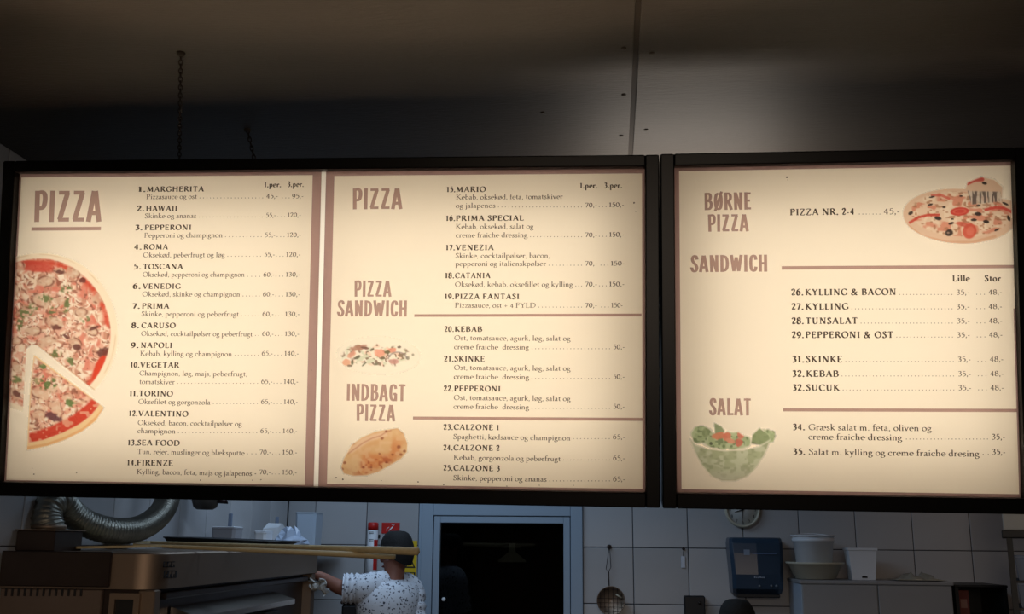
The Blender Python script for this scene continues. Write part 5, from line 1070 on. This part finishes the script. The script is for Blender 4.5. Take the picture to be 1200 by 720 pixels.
# ---- people
def skin_obj(name, pts, edges, m_, parent, sub=2, root=0):
    me = bpy.data.meshes.new(name); off = parent.location
    me.from_pydata([tuple(Vector(p[:3])-off) for p in pts], edges, []); me.update(); o = bpy.data.objects.new(name, me); link(o, parent)
    s_ = o.modifiers.new('skin', 'SKIN'); s_.use_smooth_shade = True; s_.branch_smoothing = .6
    L_ = me.skin_vertices[0].data if me.skin_vertices else None
    if L_ is None:
        bm = bmesh.new(); bm.from_mesh(me); bm.verts.layers.skin.verify(); bm.to_mesh(me); bm.free(); L_ = me.skin_vertices[0].data
    for i, p in enumerate(pts):
        r = p[3]; L_[i].radius = r if hasattr(r, '__len__') else (r, r); L_[i].use_root = (i == root)
    ss_ = o.modifiers.new('subsurf', 'SUBSURF'); ss_.levels = sub; ss_.render_levels = sub
    me.materials.append(m_); return o
def hand_pts(pts, ed, wrist, d, side, up, curl=.5):
    """palm and five unequal bent fingers grown from the wrist vertex"""
    d = Vector(d).normalized(); side = Vector(side).normalized(); up = Vector(up).normalized(); w = Vector(pts[wrist][:3])
    p = w+d*.045; pts.append((*p, .028)); pi = len(pts)-1; ed.append((wrist, pi))
    for k, (s_, L_) in enumerate(((-.030, .068), (-.010, .078), (.011, .074), (.030, .058))):
        b0 = w+d*.088+side*s_; pts.append((*b0, .0105)); i0 = len(pts)-1; ed.append((pi, i0)); prev = i0; c = b0; dd = d.copy()
        for j, f_ in enumerate((.45, .32, .23)):
            dd = (dd-up*curl*(.4+.3*j)).normalized(); c = c+dd*L_*f_; pts.append((*c, .009-.0008*j)); ed.append((prev, len(pts)-1)); prev = len(pts)-1
    t0 = w+d*.03-side*.035; pts.append((*t0, .013)); i0 = len(pts)-1; ed.append((pi, i0)); t1 = t0+d*.03-side*.022-up*.01; pts.append((*t1, .010)); ed.append((i0, len(pts)-1)); t2 = t1+d*.026-up*.012; pts.append((*t2, .009)); ed.append((len(pts)-2, len(pts)-1))
def person(name, label, base, J, face, hair, shirt, handcfg):
    t = thing(name, label, 'person', base)
    fx = Vector(face).normalized(); sx = Vector((-fx.y, fx.x, 0)).normalized(); upv = Vector((0, 0, 1))
    H = Vector(J['head'])
    pts, ed = [], []
    def add(k, r, par=None):
        pts.append((*J[k], r)); J['_'+k] = len(pts)-1
        if par: ed.append((J['_'+par], len(pts)-1))
    add('pelvis', (.09, .08)); add('waist', (.06, .06), 'pelvis'); add('chest', (.065, .06), 'waist'); add('collar', (.062, .055), 'chest'); add('neck', .054, 'collar')
    hb = H-upv*.055+fx*.012; pts.append((*hb, (.058, .062))); ed.append((J['_neck'], len(pts)-1)); i1 = len(pts)-1
    hm = H+upv*.02; pts.append((*hm, (.068, .078))); ed.append((i1, len(pts)-1)); i2 = len(pts)-1
    ht = H+upv*.075-fx*.005; pts.append((*ht, (.050, .056))); ed.append((i2, len(pts)-1))
    for s_ in 'LR':
        add('sh'+s_, .050, 'collar'); add('el'+s_, .041, 'sh'+s_); add('wr'+s_, .027, 'el'+s_)
        add('hip'+s_, .088, 'pelvis'); add('kn'+s_, .060, 'hip'+s_); add('an'+s_, .040, 'kn'+s_); add('toe'+s_, .034, 'an'+s_)
    for s_, (d, sd, u_, cu) in handcfg.items(): hand_pts(pts, ed, J['_wr'+s_], d, sd, u_, cu)
    bo = skin_obj('body', pts, ed, MT['skin'], t)
    # face on the head
    e0 = H+upv*.012
    def blob(nm, c, r, m_, sc=(1, 1, 1)):
        mb = MB(); R = []
        for k in range(1, 6):
            a = math.pi*k/6-math.pi/2; R.append([tuple(Vector(c)+sx*(r*sc[0]*math.cos(a)*math.cos(b*math.pi/5))+fx*(r*sc[1]*math.cos(a)*math.sin(b*math.pi/5))+upv*(r*sc[2]*math.sin(a))) for b in range(10)])
        mb.rings(R); return mb.build(nm, m_, t)
    for s_ in (-1, 1):
        blob('eye', e0+fx*.074+sx*s_*.030, .012, MT['blackm'], (1, .6, .6)); blob('ear', H+sx*s_*.078-fx*.008-upv*.005, .03, MT['skin'], (.3, .6, 1))
    blob('nose', H+fx*.09-upv*.022, .018, MT['skin'], (.75, 1.1, 1.3)); blob('mouth', H+fx*.078-upv*.062, .02, mat('lips', (130, 74, 66), .5), (1.1, .4, .32))
    # hair cap: rings from the brow round the back to the nape
    mb = MB(); R = []; n = 24
    for k in range(9):
        ph = math.pi/2*(1-k/8)-(.0 if k < 8 else .0); ring = []
        for b in range(n):
            a = 2*math.pi*b/n; back = .5-.5*math.sin(a)      # 1 at the nape
            lowest = .045-.10*back*hair; zz = lowest+(.118-lowest)*math.sin(ph) if k else .118
            rr = math.cos(ph)**.55 if k else .02; wv = 1+.03*math.sin(a*7+k)
            taper = 1-.32*max(0, (.0-zz)/.11)
            ring.append(tuple(H+sx*(.080*rr*wv*taper*math.cos(a))+fx*(.094*rr*wv*taper*math.sin(a)-.008)+upv*zz))
        R.append(ring)
    mb.rings(R, True, False); mb.build('hair', MT['hair'], t)
    # shirt and trousers follow the body
    sp, se = [], []
    def sadd(p, r, par=None):
        sp.append((*p, r))
        if par is not None: se.append((par, len(sp)-1))
        return len(sp)-1
    L2 = lambda a, b_, k: tuple(Vector(J[a]).lerp(Vector(J[b_]), k))
    ax = (Vector(J['shR'])-Vector(J['shL'])); ax.z = 0; ax.normalize(); bx_ = Vector((-ax.y, ax.x, 0)); half = (Vector(J['shR'])-Vector(J['shL'])).length/2
    key = [(L2('pelvis', 'waist', -.15), .158, .122), (L2('pelvis', 'waist', .3), .152, .118), (J['waist'], .146, .114), (L2('waist', 'chest', .5), .158, .122), (J['chest'], half*.4+.118, .128),
           (L2('chest', 'collar', .55), half*.7+.075, .116), (L2('chest', 'collar', .95), half*.75+.035, .092), (L2('collar', 'neck', .25), .078, .070), (L2('collar', 'neck', .45), .062, .062)]
    mb = MB(); R = []
    for n0, (p, a_, b_) in enumerate(key):
        dr = (Vector(key[min(n0+1, len(key)-1)][0])-Vector(key[max(n0-1, 0)][0])).normalized(); bb = ax.cross(dr).normalized()
        R.append([tuple(Vector(p)+ax*(a_*math.cos(q*math.pi/12)*(1+.02*math.sin(q*3+n0)))+bb*(b_*math.sin(q*math.pi/12))) for q in range(24)])
    mb.rings(R, False, False)
    for s_ in 'LR':
        P0 = [Vector(L2('collar', 'sh'+s_, .25)), Vector(J['sh'+s_]), Vector(L2('sh'+s_, 'el'+s_, .3)), Vector(L2('sh'+s_, 'el'+s_, .6)), Vector(L2('sh'+s_, 'el'+s_, .85))]
        cc = catmull(P0, 5); rr = [.072+.006*math.sin(k*1.9)*(k > 6)-(.008 if k < 3 else 0) for k in range(len(cc))]
        mb.tube(cc, rr, 16, False)
    mb.build('shirt', shirt, t)
    sp, se = [], []
    a0 = sadd(J['pelvis'], (.142, .122)); a1 = sadd(L2('pelvis', 'waist', .4), (.138, .116), a0)
    for s_ in 'LR': b0 = sadd(J['hip'+s_], .100, a0); b1 = sadd(J['kn'+s_], .074, b0); sadd(L2('kn'+s_, 'an'+s_, .9), .060, b1)
    skin_obj('trousers', sp, se, MT['trousers'], t)
    for s_ in 'LR':
        a = Vector(J['an'+s_]); b_ = Vector(J['toe'+s_]); dr = (b_-a); dr.z = 0; dr.normalize(); sd = Vector((-dr.y, dr.x, 0)); mb = MB(); R = []
        for z, k in ((.0, 1), (.02, 1.02), (.05, .9), (.085, .55)):
            R.append([tuple(Vector((a.x, a.y, z))+dr*(.08+.13*k*math.cos(q*math.pi/6)*(1 if z < .06 else .6)-(0 if z < .06 else .06))+sd*(.05*k*math.sin(q*math.pi/6))) for q in range(12)])
        mb.rings(R, True, True); mb.build('shoe', MT['blackm'], t)
    return t
YP = 5.28
def jt(px, py, Y=YP): return tuple(at(px, py, Y))
hd = at(464.5, 650, YP); hx, hz = hd.x, hd.z
J = dict(head=(hx, YP, hz), neck=jt(463, 670), collar=jt(459, 681), chest=jt(454, 706, YP-.02), waist=jt(452, 748), pelvis=jt(452, 782),
 shL=jt(428, 690, YP-.10), elL=jt(398, 690, 5.16), wrL=jt(374, 674, 5.10), shR=jt(480, 692, YP+.08), elR=jt(486, 752, YP+.04), wrR=jt(470, 790, 5.15),
 hipL=(hx-.07, YP-.08, .88), knL=(hx-.08, YP-.09, .50), anL=(hx-.07, YP-.08, .10), toeL=(hx-.20, YP-.09, .04), hipR=(hx+.01, YP+.08, .88), knR=(hx+.02, YP+.09, .50), anR=(hx+.03, YP+.10, .10), toeR=(hx-.10, YP+.11, .04))
person('person', 'person in a white short-sleeved shirt with a small dark pattern, reaching left to the oven', (hx, YP, 0), J, (-.86, .5, 0), 1.0, MT['shirt'], {'L': ((-1, -.1, .15), (0, 1, 0), (0, 0, 1), .45), 'R': ((-.6, -.3, -1), (0, 1, 0), (-1, 0, .3), .3)})
cl = thing('white_cloth', 'crumpled white cloth at the corner of the oven by the person\'s hand', 'cloth', tuple(at(366, 692, 4.95)))
m = MB(); q = at(366, 686, 4.95); V = []
for j in range(7):
    for i in range(9):
        u_, v_ = i/8-.5, j/6-.5; V.append((q.x+.028+u_*.085+.008*math.sin(v_*11), 4.95+.03*math.sin(u_*14+v_*6)+.015*math.cos(v_*17), q.z-v_*.055*(.6+.5*(u_+.5))+.012*math.sin(u_*10)-.02*u_))
m.add(V, [(j*9+i, j*9+i+1, (j+1)*9+i+1, (j+1)*9+i) for j in range(6) for i in range(8)], True); o = m.build('cloth_body', mat('white_cloth', (190, 190, 186), .9), cl)
sm = o.modifiers.new('thickness', 'SOLIDIFY'); sm.thickness = .006
hd = at(864, 722, 4.6); hx, hz = hd.x, at(864, 702, 4.6).z-.118
J = dict(head=(hx, 4.60, hz), neck=(hx, 4.68, hz-.10), collar=(hx, 4.72, hz-.14), chest=(hx, 4.82, hz-.21), waist=(hx, 4.98, hz-.28), pelvis=(hx, 5.10, .92),
 shL=(hx-.16, 4.72, hz-.15), elL=(hx-.22, 4.62, hz-.40), wrL=(hx-.16, 4.42, hz-.42), shR=(hx+.16, 4.72, hz-.15), elR=(hx+.22, 4.62, hz-.40), wrR=(hx+.16, 4.42, hz-.42),
 hipL=(hx-.09, 5.10, .86), knL=(hx-.10, 5.04, .48), anL=(hx-.10, 5.10, .10), toeL=(hx-.11, 4.96, .04), hipR=(hx+.09, 5.10, .86), knR=(hx+.10, 5.04, .48), anR=(hx+.10, 5.10, .10), toeR=(hx+.11, 4.96, .04))
person('person', 'person bending forward, only the black-haired head showing below the towel dispenser', (hx, 4.95, 0), J, (0, -.75, -.0), .9, MT['shirtd'], {'L': ((.2, -1, 0), (1, 0, 0), (0, 0, 1), .3), 'R': ((-.2, -1, 0), (-1, 0, 0), (0, 0, 1), .3)})
